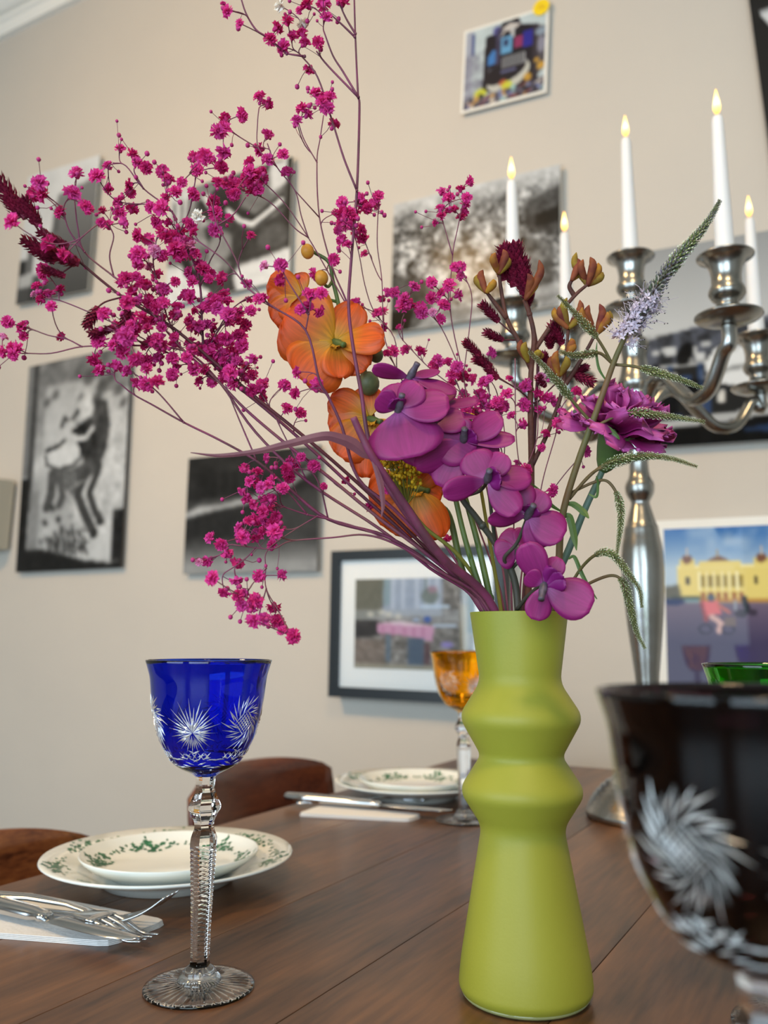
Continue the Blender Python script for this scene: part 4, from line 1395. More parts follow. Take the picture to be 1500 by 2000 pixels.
# (dx, dy, height of the cup rim, arm label, candle label)
H0 = zc(503)
arms = [((0.0, 0.0), H0, None, 'white taper candle on the central top cup of the candelabra'),
        ((0.136, -0.124), 0.660, 'front', 'white taper candle on the near right arm, thickest in view'),
        ((-0.131, -0.104), 0.660, 'left', 'white taper candle at the left end of the candelabra'),
        ((-0.115, 0.077), 0.680, 'back', 'shortest-looking white candle, beside the leftmost taper'),
        ((0.141, 0.124), 0.640, 'right', 'white taper candle at the right edge of the picture')]
for (dx, dy), hr, nm, lab in arms:
    px_, py_ = CX + dx, CY + dy
    cup0 = TZ + hr - HC
    pan0 = cup0 - 0.0045
    V, F = lathe(CUP, (px_, py_, cup0), 40)
    cup = mk('candle_cup', V, F, M_PEW, t)
    V, F = lathe(PAN, (px_, py_, pan0 - 0.0), 40)
    mk('drip_pan', V, F, M_PEW, t)
    if nm:
        L_ = math.hypot(dx, dy)
        ux_, uy_ = dx / L_, dy / L_
        zb_ = TZ + zc(788)
        Pp = [(0.015, zb_ - TZ - 0.012), (0.035, zb_ - TZ + 0.016), (0.060, zb_ - TZ + 0.020), (0.085, zb_ - TZ - 0.004), (0.112, zb_ - TZ - 0.026), (0.142, zb_ - TZ - 0.020), (0.166, zb_ - TZ + 0.014), (0.177, hr - 0.11), (0.178, hr - 0.08)]
        sc_ = L_ / 0.178
        top = hr - HC - 0.0045
        Pp[-1] = (0.178, top + 0.001)
        Pp[-2] = (0.177, top - 0.022)
        Q = smooth_poly([(CX + ux_ * s * sc_, CY + uy_ * s * sc_, TZ + z) for s, z in Pp], 6)
        V, F = tube(Q, np.linspace(0.0105, 0.0095, len(Q)), 8, flat=0.78)
        mk('arm', V, F, M_PEW, t)
    else:
        V, F = tube([(px_, py_, TZ + pr[-1][1] - 0.01), (px_, py_, pan0 + 0.001)], 0.011, 16)
        mk('neck', V, F, M_PEW, t)
    # the candle stands in the cup: a thing of its own
    cb = cup0 + 0.0368
    ch = 0.216 if nm != 'back' else 0.195
    k_ = thing('taper_candle', lab, 'candle', (px_, py_, cb), 'lit white taper candles')
    V, F = lathe([(0.0005, 0.0), (0.0108, 0.0), (0.0112, 0.028), (0.0105, 0.08), (0.0085, 0.15), (0.0070, ch - 0.006), (0.0060, ch - 0.001), (0.0050, ch + 0.0005), (0.0030, ch - 0.0015), (0.0005, ch - 0.002)], (px_, py_, cb), 28)
    mk('wax', V, F, M_WAX, k_)
    V, F = tube([(px_, py_, cb + ch - 0.002), (px_ + 0.0003, py_, cb + ch + 0.004), (px_ + 0.0012, py_, cb + ch + 0.008)], 0.0007, 5)
    mk('wick', V, F, M_WICK, k_)
    V, F = lathe([(0.0002, 0.003), (0.0026, 0.0055), (0.0042, 0.010), (0.0044, 0.014), (0.0036, 0.020), (0.0022, 0.027), (0.0009, 0.033), (0.0002, 0.036)], (px_, py_, cb + ch), 14)
    mk('flame', V, F, M_FLAME, k_)

# ------------------------------------------------------------------ the bouquet
MOUTH = np.array([VX, VY, TZ + 0.2374])
ZM = float((MOUTH - CAM) @ FW)


def px(path, z_end=None):
    """photo path [(x, y[, Z])...] starting at the vase mouth -> smooth world polyline, continued down into the vase.
    Points without a distance get one interpolated between their neighbours."""
    n = len(path)
    zs = [p[2] if len(p) > 2 else None for p in path]
    if zs[-1] is None:
        zs[-1] = z_end if z_end else zs[0]
    known = [i for i in range(n) if zs[i] is not None]
    zz = np.interp(range(n), known, [zs[i] for i in known])
    return np.array([at(p[0], p[1], z) for p, z in zip(path, zz)])


def into_vase(P, depth=0.075):
    """prepend a point inside the vase, below the mouth and nearer its axis"""
    p0 = P[0].copy()
    d = p0[:2] - MOUTH[:2]
    r = np.linalg.norm(d)
    lim = 0.0245
    if r > lim:
        p0[:2] = MOUTH[:2] + d * lim / r
    p0[2] = MOUTH[2] + 0.001
    q = p0.copy()
    q[:2] = MOUTH[:2] + (p0[:2] - MOUTH[:2]) * 0.25 - (P[1][:2] - p0[:2]) * 0.05
    rr = np.linalg.norm(q[:2] - MOUTH[:2])
    if rr > 0.015:
        q[:2] = MOUTH[:2] + (q[:2] - MOUTH[:2]) * 0.015 / rr
    q[2] -= depth
    return np.vstack([q[None], p0[None], P[1:]])


M_GSTEM = mat('dyed_stem', rgb(128, 54, 88), 0.55, var=(rgb(92, 48, 62), 60.0))
M_GSTEM2 = mat('dyed_stem_pink', rgb(128, 78, 84), 0.55, var=(rgb(124, 50, 88), 45.0))
M_FLO = [mat('floret_magenta', rgb(214, 42, 134), 0.7, transl=0.25, var=(rgb(228, 66, 156), 160.0)),
         mat('floret_deep', rgb(196, 28, 106), 0.7, transl=0.25, var=(rgb(212, 42, 130), 160.0)),
         mat('floret_violet', rgb(222, 72, 158), 0.7, transl=0.25, var=(rgb(208, 58, 148), 160.0))]
M_FLOW = mat('floret_white', rgb(238, 232, 222), 0.7, transl=0.2)
M_FLOP = mat('floret_pale', rgb(226, 140, 184), 0.7, transl=0.2)
M_BUD = mat('floret_bud', rgb(176, 40, 112), 0.6)


def floret_mesh(seed, layers=4):
    """ruffled double floret about 1 unit across, facing +z, with a small calyx"""
    r_ = np.random.default_rng(seed)
    P = []
    for k in range(layers):
        n = (9, 8, 6, 4)[k]
        el = (0.02, 0.42, 0.85, 1.25)[k]
        ln = (0.52, 0.50, 0.44, 0.36)[k]
        for i in range(n):
            a_ = 2 * math.pi * (i + 0.5 * (k % 2)) / n + r_.normal(0, 0.14)
            e = el + r_.normal(0, 0.14)
            l = ln * (0.88 + 0.24 * r_.random())
            d = np.array([math.cos(a_) * math.cos(e), math.sin(a_) * math.cos(e), math.sin(e)])
            s = np.array([-math.sin(a_), math.cos(a_), 0])
            nrm = np.cross(d, s)
            w_ = 0.15 + 0.05 * r_.random()
            tw = r_.normal(0, 0.5)
            s2 = s * math.cos(tw) + nrm * math.sin(tw)
            b0 = d * 0.06
            m0 = d * l * 0.62
            tip = d * l
            c1, c2 = r_.normal(0, 0.06, 2)
            V = [b0, m0 - s2 * w_ * 0.8 + nrm * c1, m0 + nrm * 0.05, m0 + s2 * w_ * 0.8 + nrm * c2,
                 tip - s2 * w_ + nrm * (c1 + 0.06), tip * 0.9 + nrm * c2, tip + s2 * w_ + nrm * (c2 - 0.04)]
            F = [(0, 2, 1), (0, 3, 2), (1, 2, 5, 4), (2, 3, 6, 5)]
            P.append((np.array(V), F))
    # calyx
    V, F = lathe([(0.02, -0.34), (0.13, -0.26), (0.2, -0.08), (0.24, 0.05), (0.05, 0.08)], (0, 0, 0), 6)
    P.append((V, F))
    return join(P)


FLO_SRC = []
for k in range(5):
    V, F = floret_mesh(30 + k)
    me = bpy.data.meshes.new('floret')
    me.from_pydata([tuple(v) for v in V], [], F)
    me.materials.append(M_FLO[0])
    me.update()
    FLO_SRC.append(me)


def frame_to(z, roll=0.0):
    z = np.asarray(z, float)
    z = z / np.linalg.norm(z)
    a_ = np.array([0, 0, 1.0]) if abs(z[2]) < 0.9 else np.array([1.0, 0, 0])
    x = np.cross(a_, z)
    x /= np.linalg.norm(x)
    y = np.cross(z, x)
    c_, s_ = math.cos(roll), math.sin(roll)
    return x * c_ + y * s_, y * c_ - x * s_, z


def place(me, parent, pos, zdir, size, material, name='floret'):
    o = bpy.data.objects.new(name, me)
    COL.objects.link(o)
    o.parent = parent
    x, y, z = frame_to(zdir, random.random() * 6.28)
    p = np.asarray(pos) - ORG[parent.name]
    M = Matrix.Identity(4)
    for i in range(3):
        M[i][0], M[i][1], M[i][2], M[i][3] = x[i] * size, y[i] * size, z[i] * size, p[i]
    o.matrix_local = M
    o.material_slots[0].link = 'OBJECT'
    o.material_slots[0].material = material
    ORG[o.name] = ORG[parent.name]
    return o


# Each spray of dyed baby's breath: label, thick end radius, main paths as (x, y[, Z]), first path from the vase
SPRAYS = [
    dict(lab='tallest pink baby\'s breath stem reaching past the top edge', r=0.00175, paths=[
        [(946, 1198, .572), (890, 1128), (800, 1015, .55), (742, 925), (718, 850, .545), (706, 770), (690, 680), (681, 600, .545), (685, 520), (697, 372), (702, 215), (699, 180), (694, 70), (691, -40, .55)],
        [(697, 372, .545), (672, 310), (650, 240), (620, 150, .54), (585, 105)],
        [(700, 190, .547), (670, 140), (650, 108), (632, 60, .545)],
        [(700, 190, .547), (640, 128), (618, 100, .545)],
        [(693, 72, .548), (668, 48), (648, 30, .545)], [(694, 66, .548), (676, 36), (664, 10, .55)],
        [(560, 105, .54), (520, 72), (500, 58), (480, 25), (466, -20, .535)], [(595, 110, .54), (560, 105, .54)]]),
    dict(lab='pink baby\'s breath stem forking behind the orange flowers', r=0.00108, paths=[
        [(950, 1198, .59), (900, 1110), (820, 990, .6), (750, 870), (712, 740), (682, 605, .59), (650, 525), (624, 425), (619, 317), (625, 272), (632, 225, .59)],
        [(619, 317, .59), (594, 273), (583, 240, .59)],
        [(682, 605, .59), (640, 530), (602, 464, .58), (560, 402), (520, 360), (490, 330, .57)],
        [(602, 464, .58), (588, 420), (576, 372), (540, 325), (522, 280, .57)], [(624, 425, .59), (576, 372, .58)],
        [(602, 464, .58), (575, 445), (525, 393), (470, 370, .57)], [(540, 325, .57), (505, 290), (503, 240), (506, 210, .565)],
        [(505, 290, .57), (460, 262), (445, 245, .565)]]),
    dict(lab='pink baby\'s breath stem crossing in front of the orange flowers', r=0.00121, paths=[
        [(940, 1198, .562), (860, 1092), (770, 995, .535), (700, 935), (668, 834, .525), (641, 774), (623, 741), (597, 645, .515), (530, 597), (480, 557, .52), (460, 505), (425, 440), (412, 395, .53)],
        [(597, 645, .515), (603, 613), (608, 585, .51)], [(603, 613, .512), (560, 545), (552, 525, .51)],
        [(480, 557, .52), (440, 510), (400, 480), (370, 460, .525)], [(425, 440, .53), (455, 420), (480, 385, .53)]]),
    dict(lab='dense pink baby\'s breath spray leaning far left, its middle stem', r=0.00127, paths=[
        [(935, 1199, .57), (850, 1096), (740, 1012, .56), (640, 930), (560, 868), (480, 800, .545), (420, 738), (350, 675), (270, 580, .53), (222, 540), (165, 492), (152, 445), (146, 395, .52)],
        [(222, 540, .528), (214, 500), (222, 462), (212, 440, .52)], [(350, 675, .54), (320, 600), (300, 520), (305, 470, .525)],
        [(420, 738, .545), (330, 690), (270, 665), (210, 640, .51)], [(165, 492, .522), (135, 450), (125, 415, .515)]]),
    dict(lab='upright pink baby\'s breath spray before the curved machinery print', r=0.00121, paths=[
        [(932, 1199, .575), (800, 1052), (700, 962, .565), (620, 888), (520, 800, .56), (440, 735), (402, 690), (395, 640, .555), (391, 560), (375, 505), (350, 455), (336, 413, .55), (280, 368), (246, 324), (220, 318, .545)],
        [(402, 690, .557), (440, 620), (470, 590), (500, 575, .55)], [(391, 560, .555), (410, 510), (430, 470), (425, 420, .55)],
        [(350, 455, .55), (370, 410), (380, 360), (385, 330, .545)], [(336, 413, .55), (295, 400), (250, 398, .545)], [(280, 368, .547), (262, 335), (268, 318, .545)]]),
    dict(lab='pink baby\'s breath stem stretching to the left picture edge', r=0.00115, paths=[
        [(928, 1200, .57), (840, 1110), (740, 1032, .56), (600, 940), (500, 845, .55), (430, 748), (370, 690), (300, 676, .53), (225, 676), (160, 677, .525), (100, 690), (48, 690, .52)],
        [(160, 677, .525), (130, 662), (95, 655), (55, 640, .52)], [(430, 748, .545), (330, 690), (240, 640), (170, 608, .53), (120, 588), (95, 583, .525)],
        [(600, 940, .555), (560, 860), (530, 800), (510, 770, .55)]]),
    dict(lab='long low pink baby\'s breath stem below the dense sprays', r=0.00134, paths=[
        [(938, 1199, .565), (870, 1122), (760, 1050, .55), (641, 1014), (560, 950), (502, 901, .535), (430, 860), (359, 825), (300, 792), (262, 771), (232, 748, .52)],
        [(359, 825, .525), (310, 768), (270, 735, .52)], [(641, 1014, .545), (600, 1005), (560, 992), (515, 975, .53)],
        [(600, 1005, .54), (560, 960), (530, 945), (500, 945, .53)], [(641, 1014, .545), (625, 950), (605, 920), (575, 915, .535)], [(502, 901, .535), (480, 850), (455, 790), (440, 750, .53)]]),
    dict(lab='drooping pink baby\'s breath sprig hanging above the blue glass', r=0.00102, paths=[
        [(935, 1200, .56), (860, 1116), (780, 1066, .54), (715, 1045), (649, 1050, .53), (567, 1057), (530, 1072), (455, 1064, .52)],
        [(620, 1008, .54), (575, 1035), (523, 1074), (519, 1110), (520, 1150), (545, 1195), (568, 1238, .515)], [(780, 1066, .54), (700, 1030), (620, 1008, .54)],
        [(500, 1069, .523), (475, 1095), (440, 1118, .515)], [(520, 1110, .518), (492, 1142), (480, 1165, .515)], [(520, 1150, .518), (510, 1185), (505, 1205, .515)]]),
    dict(lab='small pink baby\'s breath sprig rising behind the orange blossoms', r=0.00076, paths=[
        [(985, 1199, .60), (960, 1100), (900, 950, .625), (830, 830), (775, 722), (761, 690, .63), (749, 645), (746, 549), (737, 480), (738, 420, .63)],
        [(775, 722, .63), (770, 660), (731, 609), (713, 558), (702, 500), (688, 440, .63)], [(731, 609, .63), (705, 600), (690, 605, .62)], [(746, 549, .63), (735, 530), (712, 470, .63)]]),
    dict(lab='pink baby\'s breath sprig in front of the craggy hillside print', r=0.00083, paths=[
        [(992, 1199, .60), (980, 1100), (950, 950, .62), (920, 830), (905, 735), (880, 610, .625), (884, 500), (893, 450), (905, 392, .62)],
        [(905, 735, .622), (862, 640), (828, 605, .62)], [(905, 735, .622), (917, 640), (921, 575), (900, 525, .62)], [(787, 665, .625), (785, 625), (800, 600, .62)], [(905, 770, .622), (840, 720), (787, 665, .625)], [(884, 500, .622), (870, 450), (862, 425, .62)]]),
    dict(lab='short pink baby\'s breath sprig between the orchid and the dark red spikes', r=0.00076, paths=[
        [(1000, 1199, .59), (1000, 1100), (1003, 1000, .61), (985, 900), (958, 820), (925, 760, .615)], [(985, 900, .612), (985, 840), (975, 790, .61)],
        [(958, 820, .614), (915, 790), (885, 735, .615)], [(958, 820, .614), (955, 760), (950, 720, .61)]]),
    dict(lab='thin pink baby\'s breath sprig beside the carnation stem', r=0.00070, paths=[
        [(1015, 1199, .585), (1022, 1100), (1048, 1000, .6), (1062, 930), (1085, 850), (1096, 800, .6)], [(1048, 1000, .6), (1020, 930), (1008, 850), (1006, 700, .6)],
        [(1020, 930, .6), (1048, 860), (1050, 790, .6)], [(1048, 1000, .6), (1100, 930), (1135, 890, .6)], [(1040, 1020, .6), (1040, 970), (1030, 950, .6)]]),
]
FL = """436,8,.5 445,22 469,46,.7 540,55,1.1 528,77 555,92,1.1 562,42,1.1 572,72 590,66 596,84 600,10,1.2 632,8,1.2 637,34 621,84 605,135 548,12,1,w 593,48,1,w 585,20,.7 670,5,1.1
617,182 632,190 645,190 640,212,1.1 629,198 652,244 590,212,1.1 600,224 580,236 507,190,1.1 522,205 470,225,1.1 440,232 425,258,1.3 437,252,1.2 437,295,1.2 522,264 508,292,1.1 523,312,1.1 488,318,1.1 553,302 561,337 500,342,1.1 480,348,1.1 495,372,1.4 455,362,1.1 454,380,1.2 432,327 510,347,1.1 490,335,1.1
77,357,1.3 70,377,1.2 84,380,1.2 60,384 150,340,1.3 140,379,1.4 119,415,1.1 167,405,1.3 25,434,1.5 190,345,1.3 211,325 215,369 235,292,.9 260,302,1.1 269,319 285,327,1.1 254,360,.9 255,375 200,412,.8 232,395,1.1 235,412,1.2 257,410,1.1 240,435 210,441,1.1 197,435,.8
317,335,1.1 330,352,1.1 342,375 322,387,.8 316,407,1.3 295,405 307,432,1.1 329,435,.8 270,460,1.1 290,467,1.1 271,497,1.3 270,514 301,490,1.1,p 292,522,.9,p 335,460,1.2 342,485,1.3 315,500 96,477,1.4 127,497,1.4 87,530,1.4 90,500
71,559,.9 67,575,.7,p 95,576 82,585 117,566,.9 101,599,.9 15,629 44,639 47,657,.8 6,659,.8,p 7,686 25,680,1.2 37,680 27,692 120,659,.8
205,614,1.3 247,545,1.2 265,542 235,552 260,570,1.2 250,592,1.3 280,557,1.3 307,537,1.1 252,622,1.3 277,622,1.3 245,657,1.5 260,647,1.2 230,665,1.2 195,665,1.4 190,652,1.1 185,702,1.2 195,725,1.2 227,717,1.1 240,687,1.2 265,700,1.3 250,725,1.1 285,702,1.2 287,720,1.1 265,750,1.1 285,750,1.1 307,747,1.3 292,585,1.1 317,575 307,595,1.1 320,592,1.1 340,615 317,677,1.1 307,662 307,700 337,700 337,730 225,637
380,309,1.1 400,307,1.4 411,312 432,327,1.1 385,332,1.1 355,356,.8 344,374,.9 324,386,.8 377,380,1.1 425,357 440,357 457,357,1.2 415,395,1.2 422,417,1.2 447,427,.9 420,450,1.1 490,460,.8 387,422,1.1,w 370,440,1.2 355,455,1.2 340,462,1.1 345,477,1.2 360,475,1.2 335,487,1.1 370,497,1.1 382,497 350,495,1.2 375,480,1,p 317,500
397,527,1.2 390,518,1.1 410,537 377,550 435,545,1.2 480,556,.9 517,520,.9,p 437,577 515,582,.9 505,585,.9 485,586,.7 375,580,1.1 420,590,1.3 425,602,1.2 490,607 465,612,1.1 447,615,1.3 477,635,1.1 445,630,1.2 405,635,.9 340,615,.9 317,592 320,565 290,557 290,590 305,602 347,600 375,637,.9 347,652,.7 372,670 340,675 317,680 337,697 310,697 365,700 347,716 337,735 380,720,1.1 390,745 402,722 407,675,1.2 410,692,1.2 397,685 417,665,1.2 440,660,1.3 452,690,1.2 467,657,1.2 472,675,1.2 450,727,1.3 440,735,1.2 457,750,1.1 420,705,1.2 415,745 480,717 492,702 492,732 477,740 492,762 505,762 515,776 512,752 430,690,1.2 462,705 470,730
581,727 555,753 578,768 618,751,1.1 515,780 560,798 587,807,.9 506,762 512,750 674,937,.8 612,909 719,990,.9 755,957,.7 632,950,.6 548,518,1.1 549,548,1.1 651,508,1.1 615,536,1.1 605,576,1.2 600,602,1.2 622,608,1.1 588,605 628,575,1.1
680,603 666,608 692,594 737,612,.9 749,609,.9 752,639,.8 744,585,.8 759,574 770,573 791,585,1.2 788,598,1.2 801,591,1.1 824,609,1.2 818,600,1.1 843,552 809,561,.9 878,558,1.1 863,573 843,582 894,577 866,597 845,610,.7,p 860,624 899,522 888,522,.8 900,541,.8 821,687 767,687 794,684 854,705 893,717 875,708 848,714,.9 884,732,1.1 905,738,1.1 884,748 920,741 908,768,.9 875,812 890,849 780,640,.6 755,690,.6
669,396 656,417,.8 668,415 683,415 702,387 702,399 712,402 739,385 730,400 668,434 678,441 660,449,.8 704,449,1.1 709,468 668,470 679,478,.8 712,496,.7 690,425,.9 695,412,.9
916,354,.8 899,370,.8 863,376,.9 877,387 912,387,.9 908,401,.9 909,412,.8 860,408,.9 887,410,.8 862,422,.8 900,425,.8 851,435,.7 876,412,.7
902,732,1.1 946,748 938,770 958,690,1.1 1026,752,1.1 1056,738,1,p 1024,790 1054,802 1086,784,1.1 1070,778,1.1 1050,770 1126,766,.9 1098,808 1090,830,1.1 1066,848,.8 1058,874,.7 1142,880,1.1 1078,958 1058,972 1028,916 1020,828 1030,948 990,770 986,794 970,786 978,802 958,794 962,826 874,1050,.9 950,860,.8 1000,812,.8 975,850,.7 1010,905,.7 995,740,.7
477,914,.8 503,922,.9 489,940 505,945 511,953 531,938 525,948 474,959,.9 481,973,.9 522,894,.8 566,905,1.1 577,908,1.1 559,917,1.1 564,932,1.1 552,954 588,893,.8 613,910 522,978,1.1 496,985,.9 518,996,1.1 500,1014,1.1 516,1016,1.1 486,1019 534,1023,1.1 537,1039,1.3 514,1039 500,1039,.8 468,1032 475,1050,1.3 500,1053,.9 412,1050 432,1062,1.2 443,1079,1.1 532,1064 405,1095 389,1098,.6,p 466,1098,1.1 416,1130,1.3 462,1132 505,1125 549,1124 439,1155,1.1 465,1163 479,1157,.8 474,1181,1.2 498,1175,1.3 493,1186 535,1185,1.2 496,1211,1.3 516,1209,1.1 541,1214,1.2 550,1232,.7 573,1243,1.3"""
florets = []
for tok in FL.split():
    q = tok.split(',')
    florets.append((float(q[0]), float(q[1]), float(q[2]) if len(q) > 2 and q[2] not in 'wp' else 1.0, q[3] if len(q) > 3 else ''))
# a few more small ones inside the dense part, where the photo shows florets behind florets
_r = np.random.default_rng(77)
for (cx_, cy_, sx_, sy_, n_) in ((300, 640, 80, 60, 26), (440, 700, 45, 45, 20), (400, 600, 55, 60, 16), (350, 470, 40, 40, 8), (480, 360, 45, 35, 8), (930, 800, 45, 45, 14), (530, 1000, 30, 40, 6), (690, 430, 20, 35, 5)):
    for i in range(n_):
        florets.append((cx_ + _r.normal(0, 0.55) * sx_, cy_ + _r.normal(0, 0.55) * sy_, 0.75 + 0.3 * _r.random(), ''))

# give every floret to the nearest spray (in the picture), then grow twigs from the stems to the florets
dense = []
for si, sp in enumerate(SPRAYS):
    sp['P'] = []
    for k, pa in enumerate(sp['paths']):
        W = px(pa)
        if k == 0:
            W = into_vase(W)
        sp['P'].append(smooth_poly(W, 5))
    sp['fl'] = []
    for k, W in enumerate(sp['P']):
        if k == 0:
            W = W[12:]
        d = W - CAM
        Z = d @ FW
        dense.append(np.stack([750 + FPX * (d @ RT) / Z, 1000 - FPX * (d @ UP) / Z, Z, np.full(len(Z), si)], 1))
dense = np.concatenate(dense)
for (fx, fy, fs, fk) in florets:
    d2 = (dense[:, 0] - fx) ** 2 + (dense[:, 1] - fy) ** 2
    j = int(np.argmin(d2 + 0 * d2))
    SPRAYS[int(dense[j, 3])]['fl'].append((fx, fy, dense[j, 2], fs, fk, float(d2[j])))

UNIT = 25.0 / FPX            # a floret of size 1 spans about 27 photo pixels
for si, sp in enumerate(SPRAYS):
    base = MOUTH
    t = thing('babys_breath', sp['lab'], 'flower', tuple(base), 'dyed pink baby\'s breath stems in the vase')
    T = []
    nodes, dirs = [], []
    for k, W in enumerate(sp['P']):
        n = len(W)
        if k == 0:
            rad = np.interp(np.arange(n) / (n - 1), [0, 0.3, 0.6, 1], [sp['r'], sp['r'] * 0.85, sp['r'] * 0.55, sp['r'] * 0.28])
        else:
            rad = np.interp(np.arange(n) / (n - 1), [0, 1], [sp['r'] * 0.42, sp['r'] * 0.26])
        T.append(tube(W, np.maximum(rad, 0.00038), 6))
        lo = 0 if k else int(n * 0.3)
        g = np.gradient(W, axis=0)
        g /= np.maximum(np.linalg.norm(g, axis=1, keepdims=True), 1e-9)
        nodes += list(W[lo:])
        dirs += list(g[lo:])
        # little swollen joints where branches leave
        if k:
            T.append(sphere(W[0], sp['r'] * 0.62, 6, 4))
    r_ = np.random.default_rng(100 + si)
    buds = []
    for (fx, fy, Z, fs, fk, d2) in sorted(sp['fl'], key=lambda q: q[5]):
        Zf = Z + r_.normal(0, 0.010)
        if fs >= 1.3:
            Zf -= 0.02
        P = at(fx, fy, Zf)
        N = np.array(nodes)
        D = np.array(dirs)
        dv = P - N
        ds = np.linalg.norm(dv, axis=1)
        cosv = (dv * D).sum(1) / np.maximum(ds, 1e-6)
        cost = ds * (1 + 0.9 * np.clip(0.55 - cosv, 0, 2)) + np.where(ds < 0.006, 0.02, 0)
        j = int(np.argmin(cost))
        A, L = N[j], ds[j]
        c1 = A + D[j] * L * 0.38 + r_.normal(0, 0.05, 3) * L
        q = np.linspace(0, 1, 7)[:, None]
        B = (1 - q) ** 2 * A + 2 * q * (1 - q) * c1 + q * q * P
        face = (B[-1] - B[-2]) / max(np.linalg.norm(B[-1] - B[-2]), 1e-9)
        size = UNIT * Zf * fs * (0.94 + 0.14 * r_.random())
        Bt = B.copy()
        Bt[-1] = P - face * size * 0.25
        T.append(tube(Bt, np.interp(q[:, 0], [0, 1], [0.00042, 0.00030]), 5, cap=False))
        for k in (2, 3, 4):
            nodes.append(B[k])
            dd = B[k + 1] - B[k - 1]
            dirs.append(dd / max(np.linalg.norm(dd), 1e-9))
        fd = face * 0.8 - FW * 0.55 + r_.normal(0, 0.35, 3) + np.array([0, 0, 0.15])
        mt = M_FLOW if fk == 'w' else M_FLOP if fk == 'p' else M_FLO[r_.choice(3, p=[0.5, 0.28, 0.22])]
        place(FLO_SRC[int(r_.integers(5))], t, P, fd, size, mt)
        # one or two closed buds on hair-thin stalks from the same twig
        for b_ in range(int(r_.integers(0, 3))):
            s0 = B[int(r_.integers(2, 5))]
            e = s0 + (face + r_.normal(0, 0.6, 3)) * (0.006 + 0.006 * r_.random())
            T.append(tube([s0, (s0 + e) / 2 + r_.normal(0, 0.0006, 3), e], 0.00022, 4, cap=False))
            buds.append(sphere(e, 0.0010 + 0.0007 * r_.random(), 6, 5))
    V, F = join(T)
    mk('stem', V, F, M_GSTEM if si % 2 == 0 else M_GSTEM2, t)
    if buds:
        V, F = join(buds)
        mk('buds', V, F, M_BUD, t, kind='stuff')

# ------------------------------------------------------------------ orchids, carnation and the rest of the bouquet
def petal(base, d, nrm, ln, wd, cup=0.18, curl=0.15, ruffle=0.03, seed=0, nu=9, nv=7, shape=0.62, notch=0.0):
    """petal surface: base point, direction d, outward normal nrm, length, full width; cup bends edges, curl bends tip along nrm"""
    d = d / np.linalg.norm(d)
    nrm = nrm - d * (nrm @ d)
    nrm /= np.linalg.norm(nrm)
    s = np.cross(nrm, d)
    r_ = np.random.default_rng(seed)
    ph = r_.random(3) * 6.28
    V, F = [], []
    for i in range(nu):
        u = i / (nu - 1)
        # blunt rounded outline, widest at `shape`
        if u < shape:
            w_ = math.sin(0.5 * math.pi * (u / shape)) ** 0.75
        else:
            w_ = math.sqrt(max(0.0, 1 - ((u - shape) / (1 - shape + 0.02)) ** 2))
        w_ = max(w_, 0.10)
        for j in range(nv):
            v = j / (nv - 1) * 2 - 1
            x = u * ln * (1 - notch * (1 - abs(v)) * (u > 0.95))
            h = curl * ln * u * u - cup * wd * 0.5 * (v * v) * w_ + ruffle * ln * u * math.sin(5 * v + ph[0]) * abs(v) + ruffle * ln * 0.6 * math.sin(7 * u + ph[1]) * v
            V.append(base + d * x + s * (v * w_ * wd * 0.5) + nrm * h)
    for i in range(nu - 1):
        for j in range(nv - 1):
            p = i * nv + j
            F.append((p, p + 1, p + nv + 1, p + nv))
    V = np.array(V)
    # thin but closed: a second skin a fraction of a millimetre behind
    th = 0.00035
    N = len(V)
    V2 = V - nrm * th
    F2 = [tuple(N + k for k in f[::-1]) for f in F]
    rim = list(range(nv)) + [i * nv + nv - 1 for i in range(1, nu)] + [(nu - 1) * nv + j for j in range(nv - 2, -1, -1)] + [i * nv for i in range(nu - 2, 0, -1)]
    F3 = [(a_, N + a_, N + b_, b_) for a_, b_ in zip(rim, rim[1:] + rim[:1])]
    return np.vstack([V, V2]), F + F2 + F3


